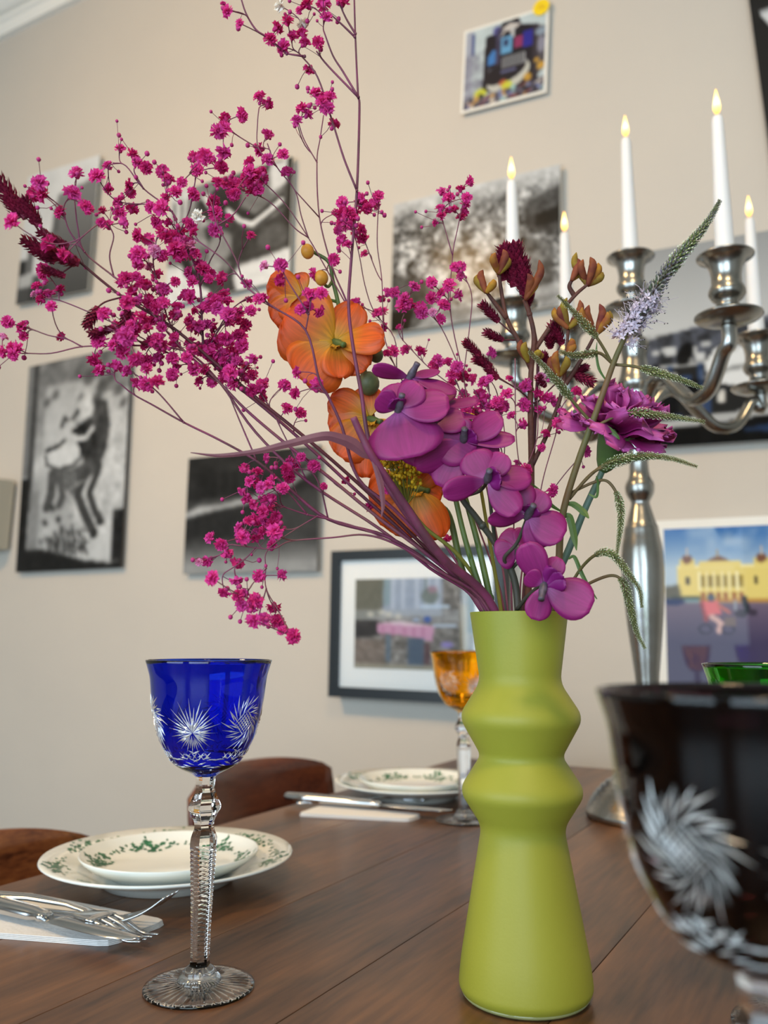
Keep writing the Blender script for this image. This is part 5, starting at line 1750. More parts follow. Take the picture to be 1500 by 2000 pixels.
def petal_mat(name, c_main, c_base, c_edge, vein=0.12, mid=0.42):
    """petal colour runs from the base to the tip by distance from the flower's own centre (attribute 'along')"""
    m = bpy.data.materials.new(name)
    m.use_nodes = True
    nt = m.node_tree
    b = nt.nodes['Principled BSDF']
    at_ = nt.nodes.new('ShaderNodeAttribute'); at_.attribute_name = 'along'
    cr = nt.nodes.new('ShaderNodeValToRGB')
    e = cr.color_ramp.elements
    e[0].position = 0.0; e[0].color = c_base
    e[1].position = 1.0; e[1].color = c_edge
    k = e.new(mid); k.color = c_main
    nt.links.new(at_.outputs['Fac'], cr.inputs[0])
    ac = nt.nodes.new('ShaderNodeAttribute'); ac.attribute_name = 'across'
    cb = nt.nodes.new('ShaderNodeCombineXYZ')
    m1 = nt.nodes.new('ShaderNodeMath'); m1.operation = 'MULTIPLY'; m1.inputs[1].default_value = 1.6
    m2 = nt.nodes.new('ShaderNodeMath'); m2.operation = 'MULTIPLY'; m2.inputs[1].default_value = 16.0
    nt.links.new(at_.outputs['Fac'], m1.inputs[0]); nt.links.new(ac.outputs['Fac'], m2.inputs[0])
    nt.links.new(m1.outputs[0], cb.inputs[0]); nt.links.new(m2.outputs[0], cb.inputs[1])
    oi = nt.nodes.new('ShaderNodeObjectInfo')
    nt.links.new(oi.outputs['Random'], cb.inputs[2])
    n = nt.nodes.new('ShaderNodeTexNoise'); n.inputs['Scale'].default_value = 1.0; n.inputs['Detail'].default_value = 3
    nt.links.new(cb.outputs[0], n.inputs['Vector'])
    hs = nt.nodes.new('ShaderNodeHueSaturation')
    mr = nt.nodes.new('ShaderNodeMapRange'); mr.inputs[1].default_value = 0.3; mr.inputs[2].default_value = 0.7
    mr.inputs[3].default_value = 1 - vein; mr.inputs[4].default_value = 1 + vein
    nt.links.new(n.outputs['Fac'], mr.inputs[0]); nt.links.new(mr.outputs[0], hs.inputs['Value'])
    nt.links.new(cr.outputs[0], hs.inputs['Color'])
    nt.links.new(hs.outputs[0], b.inputs['Base Color'])
    b.inputs['Roughness'].default_value = 0.5
    tr = nt.nodes.new('ShaderNodeBsdfTranslucent')
    nt.links.new(hs.outputs[0], tr.inputs[0])
    ms = nt.nodes.new('ShaderNodeMixShader'); ms.inputs[0].default_value = 0.28
    nt.links.new(b.outputs[0], ms.inputs[1]); nt.links.new(tr.outputs[0], ms.inputs[2])
    nt.links.new(ms.outputs[0], nt.nodes['Material Output'].inputs[0])
    return m


M_PURP = petal_mat('orchid_purple', rgb(144, 26, 106), rgb(168, 84, 150), rgb(162, 36, 118), 0.16, 0.3)
M_ORNG = petal_mat('orchid_orange', rgb(226, 106, 30), rgb(214, 164, 40), rgb(222, 84, 20), 0.22, 0.55)
M_CARN = petal_mat('carnation_petal', rgb(176, 42, 126), rgb(156, 30, 100), rgb(212, 100, 176), 0.14, 0.5)
M_COLM = mat('orchid_pedicel', rgb(96, 84, 100), 0.5, var=(rgb(72, 66, 70), 300.0))
M_LIP = mat('orchid_lip', rgb(128, 22, 108), 0.5, transl=0.15)
M_LIPY = mat('orchid_lip_yellow', rgb(214, 150, 40), 0.5, transl=0.15)
M_GREEN = mat('green_stem', rgb(92, 112, 52), 0.5, var=(rgb(74, 90, 46), 40.0))
M_DKST = mat('dark_orchid_stem', rgb(58, 62, 52), 0.5, var=(rgb(74, 66, 56), 50.0))
M_LEAF = mat('leaf_green', rgb(70, 100, 44), 0.5, transl=0.15, var=(rgb(96, 122, 60), 50.0))


def set_along(o, vals, nv):
    a_ = o.data.attributes.new('along', 'FLOAT', 'POINT')
    a_.data.foreach_set('value', np.asarray(vals, np.float32))
    b_ = o.data.attributes.new('across', 'FLOAT', 'POINT')
    b_.data.foreach_set('value', np.tile(np.arange(nv) / (nv - 1.0), len(vals) // nv).astype(np.float32))


def img_dir(ang, tilt):
    """direction: ang degrees in the picture plane (0 right, 90 up), tilt degrees towards the camera"""
    a_, e = math.radians(ang), math.radians(tilt)
    return (RT * math.cos(a_) + UP * math.sin(a_)) * math.cos(e) - FW * math.sin(e)


def blossom(parent, cx_, cy_, Z, petals, material, lipmat, lip=None, stub=None, seed=0, name='blossom'):
    """petals: (angle, length px, width px, tilt, roll[, curl]); the blossom's centre is the part, petals are its sub-parts"""
    C = at(cx_, cy_, Z)
    k = Z / FPX
    # the centre: a small column, seen end on, plus the grey pedicel stub
    sd = img_dir(*(stub if stub else (80, 50)))
    P = [C - sd * 0.002, C + sd * 0.003, C + sd * 0.0075, C + sd * 0.011]
    V, F = tube(smooth_poly(P, 4), np.interp(np.linspace(0, 1, 13), [0, 0.35, 0.7, 1], [0.0022, 0.0026, 0.0018, 0.0020]), 10)
    col = mk(name, V, F, M_COLM if material is M_PURP else M_GREEN, parent)
    for i, q in enumerate(petals):
        ang, ln, wd, tilt, roll = q[:5]
        curl = q[5] if len(q) > 5 else 0.12
        d = img_dir(ang, tilt)
        n0 = -FW
        n0 = n0 - d * (n0 @ d)
        n0 /= np.linalg.norm(n0)
        s_ = np.cross(n0, d)
        ro = math.radians(roll)
        nn = n0 * math.cos(ro) + s_ * math.sin(ro)
        V, F = petal(C + d * 0.0012 + nn * 0.0004 * (i % 3), d, nn, ln * k, wd * k * (1.0 if material is M_PURP else 1.12), cup=0.07, curl=-curl * 0.45, ruffle=0.022 if material is M_PURP else 0.075, seed=seed * 10 + i, nu=12, nv=9)
        o = mk('petal', V, F, material, col)
        nn_ = len(V) // 2
        al = np.repeat(np.arange(12) / 11.0, 9)
        set_along(o, np.concatenate([al, al]), 9)
    if lip:
        ang, ln, wd, tilt = lip
        d = img_dir(ang, tilt)
        L = []
        for q in (-0.6, 0.0, 0.6):
            d2 = img_dir(ang + q * 50, tilt)
            L.append(petal(C, d2, -FW + d2 * 0.2, ln * k, wd * k * 0.7, cup=0.5, curl=0.35, ruffle=0.10, seed=seed + int(q * 10), nu=8, nv=7))
        V, F = join(L)
        mk('lip', V, F, lipmat, col)
    return col


def stem_tube(name, path, r0, r1, material, parent, vase=True, seg=8, Zend=None, nodes=0):
    W = px(path, Zend)
    if vase:
        W = into_vase(W)
    W = smooth_poly(W, 6)
    rad = np.linspace(r0, r1, len(W))
    V, F = tube(W, rad, seg)
    if nodes:
        L = [(V, F)]
        for i in np.linspace(0.25, 0.9, nodes):
            j = int(i * (len(W) - 1))
            L.append(sphere(W[j], rad[j] * 1.35, 8, 5))
        V, F = join(L)
    return mk(name, V, F, material, parent)


# --- purple orchid spray
t = thing('purple_orchid', 'purple orchid stem with a cascade of broad blossoms to the vase rim', 'flower', tuple(MOUTH))
stem_tube('stem', [(1012, 1198, .565), (998, 1112), (968, 1062, .565), (930, 1010), (900, 970, .56), (870, 900), (838, 850, .555), (800, 770, .55), (795, 735)], 0.0027, 0.0014, M_DKST, t, nodes=5)
for pa in ([(998, 1112, .566), (985, 1090), (1010, 1060, .55), (1030, 1010, .54)], [(968, 1062, .565), (962, 1020), (955, 960, .545)], [(900, 970, .56), (935, 960), (952, 942, .545)],
           [(1010, 1190, .56), (1030, 1165), (1058, 1140, .535)], [(998, 1112, .566), (1020, 1090), (1045, 1075, .55)]):
    stem_tube('stalk', pa, 0.0013, 0.0011, M_DKST, t, vase=False)
PO = [
    (800, 738, .540, [(170, 72, 40, 15, 55), (18, 58, 42, -10, 55), (-18, 92, 42, 10, 45), (-62, 74, 58, 20, 10), (-110, 60, 50, 10, 0)], (-90, 28, 30, 40), (60, 30)),
    (838, 800, .545, [(14, 96, 40, 0, 50), (-8, 100, 32, 5, 62), (48, 66, 50, -10, 30), (-70, 62, 66, 0, 0), (130, 60, 60, -10, 20)], None, (20, 30)),
    (778, 800, .522, [(-78, 98, 152, 18, 0, .10), (8, 96, 78, 10, 25), (150, 44, 60, 10, 40), (100, 56, 60, -20, 0), (52, 62, 60, 0, 20)], (110, 32, 36, 40), (75, 40)),
    (842, 836, .535, [(-32, 92, 92, 8, 10), (-112, 78, 130, -4, 0), (20, 66, 60, 0, 30), (-70, 100, 80, 0, -10), (90, 40, 50, 0, 0)], None, (60, 50)),
    (905, 862, .535, [(36, 84, 62, 10, 30), (4, 96, 44, 8, 40), (-152, 104, 62, 12, 20), (-118, 96, 66, 8, -10), (-30, 74, 66, -5, 0), (110, 40, 56, 0, 10)], (40, 34, 40, 30), (90, 50)),
    (952, 938, .525, [(198, 90, 50, 15, 25), (-48, 84, 60, 12, 0), (6, 84, 58, -5, 30), (118, 62, 72, -8, 0), (58, 58, 54, 0, 20)], (15, 36, 44, 35), (90, 60)),
    (1030, 1008, .532, [(-28, 76, 74, 15, 10), (186, 76, 44, 12, 35), (108, 62, 62, -5, 0), (60, 54, 62, 0, 20), (-64, 66, 58, 0, -10)], (60, 30, 36, 30), (70, 50)),
    (1012, 1072, .560, [(150, 40, 62, -10, 0), (-160, 42, 62, 0, 0), (-30, 56, 56, -5, 0), (60, 40, 50, -10, 0)], None, (-90, 30)),
    (1062, 1143, .518, [(-24, 96, 84, 18, 6, .05), (116, 88, 62, 10, 20), (-104, 66, 54, 5, 0), (60, 58, 44, 0, 20), (150, 36, 46, 0, 30)], (38, 46, 48, 20), (-110, 40)),
]
for i, (cx_, cy_, Z, pts, lp, sb) in enumerate(PO):
    blossom(t, cx_, cy_, Z, pts, M_PURP, M_LIP, lp, sb, seed=300 + i)

# --- orange orchid spray with buds
t = thing('orange_orchid', 'green stem of large orange blossoms with yellow centres and round buds', 'flower', tuple(MOUTH))
stem_tube('stem', [(938, 1199, .59), (905, 1120), (878, 1010, .60), (850, 985), (812, 962, .60), (770, 900, .60), (730, 830), (715, 748), (690, 690, .60), (668, 640), (660, 590), (650, 548), (642, 512), (612, 492, .595)], 0.0026, 0.0012, M_GREEN, t)
for pa in ([(715, 748, .6), (712, 715), (700, 694, .59)], [(700, 680, .6), (720, 672), (733, 690, .59)], [(660, 590, .6), (640, 585), (600, 580, .595)], [(650, 548, .598), (640, 560), (628, 548, .59)], [(878, 1010, .6), (860, 1000), (820, 975, .59)]):
    stem_tube('stalk', pa, 0.0012, 0.0010, M_GREEN, t, vase=False)
M_BUDO = mat('bud_orange', rgb(222, 158, 56), 0.5, transl=0.1, var=(rgb(206, 134, 46), 200.0))
M_BUDG = mat('bud_green', rgb(96, 98, 62), 0.5, var=(rgb(80, 82, 54), 200.0))
for (bx, by, Z, r, mt) in ((600, 491, .588, 13, M_BUDO), (627, 543, .588, 13.5, M_BUDO), (700, 693, .585, 12, M_BUDG), (734, 693, .585, 14, M_BUDG), (719, 749, .58, 21, M_BUDG), (632, 590, .59, 11, M_BUDO)):
    c_ = at(bx, by, Z)
    r_m = r * Z / FPX
    V, F = [], []
    ax = img_dir(100, 10)
    x_, y_, z_ = frame_to(ax)
    for i in range(9):
        th = math.pi * i / 8
        for j in range(12):
            ph = 2 * math.pi * j / 12
            w_ = math.sin(th) * (1 + 0.06 * math.cos(3 * ph))
            V.append(c_ + r_m * (x_ * w_ * math.cos(ph) + y_ * w_ * math.sin(ph) + z_ * math.cos(th) * 1.15))
    for i in range(8):
        for j in range(12):
            k = (j + 1) % 12
            F.append((i * 12 + j, (i + 1) * 12 + j, (i + 1) * 12 + k, i * 12 + k))
    mk('bud', V, F, mt, t)
OO = [
    (592, 580, .585, [(158, 70, 62, 10, 20, .3), (222, 72, 66, 5, 0, .25), (255, 56, 70, 10, 0, .2), (120, 44, 56, 0, 10), (190, 66, 64, 0, 0)], (0, 30)),
    (655, 668, .572, [(152, 106, 140, 8, 0), (230, 98, 112, 12, 0), (278, 74, 62, 18, 20), (4, 96, 62, 20, 25), (62, 86, 66, -5, 10), (-40, 78, 64, 5, 0)], (-30, 50)),
    (722, 818, .585, [(154, 84, 62, 10, 15), (196, 78, 80, 5, 0), (232, 92, 84, 10, 0), (266, 112, 64, 8, 0), (-50, 60, 60, 0, 0), (100, 60, 60, 0, 0)], (-20, 40)),
    (812, 955, .582, [(192, 90, 92, 8, 0), (236, 94, 104, 8, 0), (296, 104, 70, 10, 10), (46, 48, 44, 20, 0), (100, 54, 56, 0, 0), (-20, 50, 50, 0, 0)], (-10, 40)),
]
for i, (cx_, cy_, Z, pts, sb) in enumerate(OO):
    blossom(t, cx_, cy_, Z, pts, M_ORNG, M_LIPY, (-70, 26, 22, 40), sb, seed=400 + i)

# --- thick dyed stem with a long curling leaf, cut off at the top
t = thing('dyed_leafy_stem', 'thick mauve cut stem carrying one long thin curling leaf', 'stem', tuple(MOUTH))
stem_tube('stem', [(952, 1198, .555), (862, 1086, .535), (790, 985), (728, 893, .515), (706, 850), (690, 815, .512)], 0.0028, 0.0021, M_GSTEM, t)


def blade(path, widths, material, parent, name='leaf', tw=0.0, Zend=None):
    """a folded leaf blade along a photo path; widths in px"""
    W = smooth_poly(px(path, Zend), 6)
    n = len(W)
    ws = np.interp(np.linspace(0, 1, n), np.linspace(0, 1, len(widths)), widths) * 0.53 / FPX
    T = np.gradient(W, axis=0)
    T /= np.linalg.norm(T, axis=1, keepdims=True)
    V, F = [], []
    for i in range(n):
        s = np.cross(T[i], FW)
        s /= np.linalg.norm(s)
        nn = np.cross(s, T[i])
        q = tw * i / n
        s2 = s * math.cos(q) + nn * math.sin(q)
        n2 = nn * math.cos(q) - s * math.sin(q)
        h = ws[i] / 2
        V += [W[i] - s2 * h + n2 * h * 0.22, W[i], W[i] + s2 * h + n2 * h * 0.22, W[i] + n2 * 0.0003]
        if i:
            a_, b_ = (i - 1) * 4, i * 4
            F += [(a_, a_ + 1, b_ + 1, b_), (a_ + 1, a_ + 2, b_ + 2, b_ + 1), (a_ + 2, a_ + 3, b_ + 3, b_ + 2), (a_ + 3, a_, b_, b_ + 3)]
    return mk(name, V, F, material, parent, smooth=False)


M_MLEAF = mat('dyed_leaf', rgb(134, 82, 88), 0.5, transl=0.12, var=(rgb(112, 58, 72), 40.0))
blade([(728, 896, .515), (712, 886), (690, 868), (664, 857), (630, 852), (560, 868), (500, 882), (430, 890), (372, 884, .50)], [5, 18, 24, 20, 17, 14, 10, 7, 1.5], M_MLEAF, t, tw=0.2)
blade([(728, 900, .514), (742, 940), (748, 985), (745, 1010, .515)], [6, 13, 8, 1.5], M_MLEAF, t)

# --- yellow yarrow
M_YAR = mat('yarrow_yellow', rgb(206, 160, 12), 0.8, var=(rgb(160, 130, 10), 300.0))
M_YST = mat('yarrow_stalk', rgb(128, 124, 48), 0.7)
for lab, path, heads in (('yellow yarrow head under the purple orchid blossoms', [(958, 1199, .58), (900, 1090), (830, 1030, .57), (796, 985, .565)], [(772, 918, .56, 36, 20), (764, 898, .562, 26, 14), (786, 940, .558, 38, 20), (800, 926, .562, 30, 18)]),
                         ('small yellow yarrow tip peeping above the orchid', [(978, 1199, .60), (960, 1080), (935, 930, .60), (922, 850, .595)], [(912, 816, .59, 18, 7)])):
    t = thing('yarrow', lab, 'flower', tuple(MOUTH))
    stem_tube('stem', path, 0.0016, 0.0011, M_YST, t)
    top = px(path)[-1]
    r_ = np.random.default_rng(3)
    for (hx, hy, Z, rx, ry) in heads:
        L, S = [], []
        for i in range(70):
            q, rr = r_.random() * 6.28, math.sqrt(r_.random())
            p = at(hx + rx * rr * math.cos(q), hy + ry * rr * math.sin(q) - 6 * (1 - rr), Z + r_.normal(0, 0.006))
            L.append(sphere(p, 0.0009 + 0.0005 * r_.random(), 6, 4))
            if i % 5 == 0:
                S.append(tube([top, top * 0.4 + p * 0.6 - np.array([0, 0, 0.002]), p], 0.00032, 4, cap=False))
        V, F = join(L)
        mk('flower_head', V, F, M_YAR, t)
        V, F = join(S)
        mk('stalks', V, F, M_YST, t, kind='stuff')

# --- dark red feathery spikes (two stems)
M_CEL = mat('celosia_red', rgb(146, 20, 62), 0.7, transl=0.15, var=(rgb(104, 10, 46), 200.0))
M_CELS = mat('celosia_stem', rgb(88, 38, 46), 0.6)


def plume(parent, p0, p1, Z0, Z1, rpx, seed, material=M_CEL, dens=1.0):
    """feathery spike: pointed scales in spirals round an axis"""
    A, B = at(p0[0], p0[1], Z0), at(p1[0], p1[1], Z1)
    L_ = np.linalg.norm(B - A)
    ax = (B - A) / L_
    x_, y_, z_ = frame_to(ax)
    R = rpx * Z0 / FPX
    r_ = np.random.default_rng(seed)
    n = int((60 + L_ / 0.0011) * dens)
    parts = [tube([A, A + ax * L_ * 0.5, B - ax * L_ * 0.05], [R * 0.45, R * 0.5, R * 0.12], 6)]
    for i in range(n):
        u = (i + r_.random()) / n
        q = i * 2.39996
        env = math.sin(math.pi * min(1.0, 0.18 + 0.82 * (1 - u) ** 0.8)) ** 0.6 if u > 0.5 else 1.0 - 0.25 * (1 - u * 2) ** 2
        rd = x_ * math.cos(q) + y_ * math.sin(q)
        b0 = A + ax * L_ * u * 0.9 + rd * R * 0.3 * env
        tip = b0 + (rd * 0.75 + ax * 0.9) * R * (0.75 + 0.35 * r_.random()) * max(env, 0.35)
        sd = np.cross(rd, ax) * R * 0.20
        mid = b0 * 0.5 + tip * 0.5 + rd * R * 0.10
        parts.append((np.array([b0 - sd * 0.6, b0 + sd * 0.6, mid + sd, tip, mid - sd, b0 + rd * R * 0.12]), [(0, 1, 2, 4), (4, 2, 3), (0, 4, 5), (5, 2, 1), (5, 4, 3), (5, 3, 2)]))
    V, F = join(parts)
    return mk('flower_spike', V, F, material, parent, smooth=False)


t = thing('celosia', 'dark crimson feathery spikes at the far left above the pink sprays', 'flower', tuple(MOUTH))
stem_tube('stem', [(930, 1200, .58), (800, 1040, .57), (650, 900), (480, 760, .545), (340, 642), (240, 580), (155, 511, .52), (112, 468), (76, 441, .515)], 0.0015, 0.0006, M_CELS, t)
for i, (p0, p1, r) in enumerate((((52, 425), (-12, 342), 20), ((77, 441), (42, 388), 18), ((40, 425), (8, 378), 16), ((155, 514), (96, 492), 18), ((120, 505), (40, 466), 17), ((134, 482), (70, 450), 13), ((128, 540), (78, 522), 11), ((190, 600), (168, 640), 14), ((225, 640), (170, 655), 12), ((250, 600), (238, 650), 12), ((108, 512), (60, 485), 14))):
    plume(t, p0, p1, .515, .51, r, 500 + i)
stem_tube('stalk', [(240, 580, .53), (205, 590), (185, 606, .52)], 0.0006, 0.0005, M_CELS, t, vase=False)
stem_tube('stalk', [(155, 511, .52), (140, 520), (122, 532, .515)], 0.0006, 0.0005, M_CELS, t, vase=False)
t = thing('celosia', 'dark crimson feathery spikes among the brown kangaroo paws', 'flower', tuple(MOUTH))
stem_tube('stem', [(1022, 1199, .60), (1030, 1080, .61), (1040, 920, .615), (1046, 800), (1050, 690, .61), (1030, 590), (1012, 540, .60)], 0.0017, 0.0010, M_CELS, t)
for i, (p0, p1, r) in enumerate((((1006, 560), (988, 476), 21), ((1018, 540), (1004, 472), 20), ((1024, 575), (1018, 506), 21), ((1034, 588), (1022, 535), 19), ((985, 548), (972, 495), 17), ((1000, 530), (980, 478), 18), ((1030, 600), (1036, 570), 11), ((974, 628), (938, 590), 13), ((982, 664), (946, 648), 12), ((938, 696), (906, 664), 12), ((972, 740), (930, 690), 13), ((960, 715), (925, 700), 12), ((1098, 672), (1078, 630), 16), ((1075, 680), (1072, 655), 13), ((1120, 730), (1160, 748), 14), ((1128, 724), (1146, 716), 10), ((1070, 720), (1060, 690), 12), ((1065, 755), (1050, 735), 10))):
    plume(t, p0, p1, .605, .60, r, 540 + i)
for pa in ([(1046, 790, .613), (1010, 760), (972, 738, .605)], [(1050, 700, .61), (1015, 665), (974, 628, .605)], [(1015, 665, .61), (995, 664), (980, 664, .605)], [(1046, 760, .612), (1075, 710), (1096, 672, .605)], [(1046, 790, .613), (1085, 750), (1120, 732, .605)], [(1010, 760, .61), (965, 730), (936, 696, .605)]):
    stem_tube('stalk', pa, 0.0006, 0.0005, M_CELS, t, vase=False)

# --- kangaroo paw
M_KST = mat('paw_stem', rgb(78, 48, 42), 0.7, var=(rgb(104, 58, 44), 60.0), bump=0.3, bump_scale=600)
M_PAW = [mat('paw_ochre', rgb(164, 118, 30), 0.8, var=(rgb(136, 72, 34), 130.0)), mat('paw_olive', rgb(146, 122, 30), 0.8, var=(rgb(118, 86, 28), 130.0)), mat('paw_rust', rgb(134, 70, 36), 0.8, var=(rgb(104, 40, 34), 130.0))]
t = thing('kangaroo_paw', 'branching brown stem of ochre velvety kangaroo paw flowers', 'flower', tuple(MOUTH))
stem_tube('stem', [(1030, 1199, .585), (1036, 1060, .60), (1038, 925, .605), (1036, 800), (1037, 730), (1043, 662, .60), (1036, 620), (1024, 585, .598)], 0.0027, 0.0015, M_KST, t, nodes=3)
KB = [[(1037, 720, .603), (1012, 665), (990, 622, .598), (978, 562), (975, 530, .595)], [(990, 622, .598), (965, 590), (950, 570, .594)], [(1038, 912, .605), (1074, 835), (1098, 762, .60), (1106, 690), (1110, 640, .595)],
      [(1100, 758, .60), (1138, 698), (1163, 652, .595)], [(1040, 690, .602), (1086, 622), (1122, 578), (1147, 556, .592)], [(1122, 578, .596), (1112, 560), (1118, 545, .592)]]
for pa in KB:
    stem_tube('branch', pa, 0.0018, 0.0011, M_KST, t, vase=False)
PAWS = [((1147, 558), [(1128, 500), (1140, 512), (1152, 508), (1166, 518), (1174, 534)]), ((1116, 548), [(1124, 508), (1132, 520)]), ((1110, 642), [(1086, 605), (1098, 600), (1108, 588), (1130, 592), (1134, 606)]), ((1163, 655), [(1140, 606), (1152, 602), (1170, 600), (1184, 614), (1188, 612)]),
        ((1026, 586), [(1030, 540), (1050, 516), (1042, 545)]), ((950, 572), [(934, 540), (944, 532), (962, 548)]), ((974, 535), [(968, 498), (982, 492), (990, 505)]), ((1032, 708), [(1020, 668), (1028, 672)]), ((1046, 700), [(1048, 688), (1056, 690)]), ((1092, 735), [(1078, 700), (1090, 690), (1104, 700)]), ((1108, 692), [(1114, 664), (1118, 672)])]
r_ = np.random.default_rng(21)
for (b0, tips) in PAWS:
    for k, tp in enumerate(tips):
        A = at(b0[0], b0[1], .594 + r_.normal(0, 0.002))
        B = at(tp[0], tp[1], .590 + r_.normal(0, 0.004))
        side = np.cross(B - A, FW)
        side /= np.linalg.norm(side)
        bend = side * np.linalg.norm(B - A) * 0.16 * (1 if tp[0] > b0[0] else -1) * (-1)
        B = B + (B - A) * 0.12
        P = smooth_poly([A, A * 0.6 + B * 0.4 + bend * 0.6, A * 0.25 + B * 0.75 + bend * 0.9, B], 4)
        rr = np.interp(np.linspace(0, 1, len(P)), [0, 0.3, 0.6, 0.85, 1], [0.0012, 0.0025, 0.0029, 0.0019, 0.0003])
        V, F = tube(P, rr, 8)
        mk('flower', V, F, M_PAW[int(r_.integers(3))], t)

# --- veronica with one flowering spike and many green side spikes
M_VST = mat('veronica_stem', rgb(92, 92, 50), 0.6, var=(rgb(108, 78, 52), 30.0))
M_VGR = mat('veronica_bud', rgb(118, 128, 74), 0.7, var=(rgb(86, 100, 54), 260.0))
M_VTIP = mat('veronica_bud_tip', rgb(196, 200, 172), 0.7)
M_VPU = mat('veronica_bud_mauve', rgb(118, 104, 122), 0.7, var=(rgb(80, 92, 62), 200.0))
M_VFL = mat('veronica_flower', rgb(226, 214, 230), 0.7, transl=0.25)
t = thing('veronica', 'green veronica stem with one tall pale lilac spike and drooping side spikes', 'flower', tuple(MOUTH))
stem_tube('stem', [(1078, 1199, .57), (1090, 1120, .565), (1098, 1010, .56), (1128, 905), (1168, 795, .55), (1200, 705), (1222, 655, .545)], 0.0029, 0.0017, M_VST, t)


def veron(path, r0, r1, seed, start=0.0, purple=False):
    W = smooth_poly(px(path), 8)
    n = len(W)
    rad = np.interp(np.linspace(0, 1, n), [0, 1], [r0 * 0.6, r1 * 0.4])
    V, F = tube(W, np.maximum(np.minimum(rad, 0.0010), 0.0004), 6)
    ax = mk('side_stem', V, F, M_VST, t)
    L1, L2 = [], []
    seglen = np.linalg.norm(np.diff(W, axis=0), axis=1)
    cum = np.concatenate([[0], np.cumsum(seglen)])
    tot = cum[-1]
    r_ = np.random.default_rng(seed)
    pos = tot * start
    k = 0
    while pos < tot:
        u = (pos / tot - start) / max(1e-6, 1 - start)
        c_ = np.array([np.interp(pos, cum, W[:, q]) for q in range(3)])
        j = min(n - 2, int(np.searchsorted(cum, pos)))
        T = W[min(j + 1, n - 1)] - W[max(j - 1, 0)]
        T /= np.linalg.norm(T)
        x_, y_, z_ = frame_to(T)
        R = (r0 + (r1 - r0) * u) * (0.6 + 0.4 * min(1, u * 8))
        m_ = 7 if R > 0.0025 else 6
        for i in range(m_):
            q = 2 * math.pi * (i + 0.5 * (k % 2)) / m_ + r_.normal(0, 0.1)
            rd = x_ * math.cos(q) + y_ * math.sin(q)
            ln = R * (0.9 + 0.25 * r_.random())
            b0 = c_ + rd * R * 0.25
            tip = b0 + rd * ln * 0.75 + T * ln * 0.75
            sd = np.cross(rd, T) * R * 0.24
            mid = (b0 + tip) / 2 + rd * R * 0.08
            L1.append((np.array([b0, mid - sd, tip, mid + sd, mid + rd * R * 0.22 - T * R * 0.1]), [(0, 1, 4), (1, 2, 4), (2, 3, 4), (3, 0, 4), (0, 3, 2, 1)]))
            if r_.random() < 0.7:
                L2.append((np.array([tip - sd * 0.5, tip + sd * 0.5, tip + (rd + T) * R * 0.25, tip - T * R * 0.15 + rd * R * 0.2]), [(0, 1, 2), (0, 3, 1), (0, 2, 3), (1, 3, 2)]))
        pos += max(0.0009, R * 0.55)
        k += 1
    V, F = join(L1)
    mk('bud_spike', V, F, M_VPU if purple else M_VGR, t, smooth=False)
    V, F = join(L2)
    mk('bud_tips', V, F, M_VPU if purple else M_VTIP, t, smooth=False, kind='stuff')


veron([(1222, 655, .545), (1244, 625), (1268, 582), (1296, 540), (1326, 502, .535), (1366, 455), (1392, 418), (1406, 392, .53)], 0.0064, 0.0012, 60, 0.02, True)
veron([(1296, 540, .54), (1326, 502, .535), (1366, 455), (1392, 418), (1406, 391, .53)], 0.0050, 0.0011, 61, 0.0)
# open flowers with long stamens on the lower part of the main spike
L, S, D = [], [], []
r_ = np.random.default_rng(8)
Wm = smooth_poly(px([(1216, 668, .545), (1234, 640), (1252, 608), (1276, 570, .54)]), 10)
for i in range(120):
    j = int(r_.integers(1, len(Wm) - 1))
    T = Wm[j + 1] - Wm[j - 1]
    T /= np.linalg.norm(T)
    x_, y_, z_ = frame_to(T)
    q = r_.random() * 6.28
    u = j / len(Wm)
    rd = x_ * math.cos(q) + y_ * math.sin(q)
    c_ = Wm[j] + rd * (0.0048 + 0.002 * r_.random()) * (1.1 - 0.3 * u)
    fx, fy, fz = frame_to(rd + T * 0.3)
    for k in range(4):
        qq = k * 1.57 + r_.random()
        e = fx * math.cos(qq) + fy * math.sin(qq)
        s_ = np.cross(e, fz) * 0.0009
        L.append((np.array([c_, c_ + e * 0.0016 - s_ + fz * 0.0008, c_ + e * 0.0030 + fz * 0.0012, c_ + e * 0.0016 + s_ + fz * 0.0008]), [(0, 1, 2, 3)]))
    for k in range(2):
        e = fz + r_.normal(0, 0.35, 3)
        tip = c_ + e * (0.0045 + 0.003 * r_.random())
        S.append(tube([c_, (c_ + tip) / 2 + r_.normal(0, 0.0004, 3), tip], 0.00014, 3, cap=False))
        if r_.random() < 0.4:
            D.append(sphere(tip, 0.00042, 5, 4))
V, F = join(L)
mk('open_flowers', V, F, M_VFL, t, smooth=False, kind='stuff')
V, F = join(S)
mk('stamens', V, F, M_VFL, t, kind='stuff')
V, F = join(D)
mk('anthers', V, F, mat('anther_dark', rgb(40, 36, 44), 0.7), t, kind='stuff')
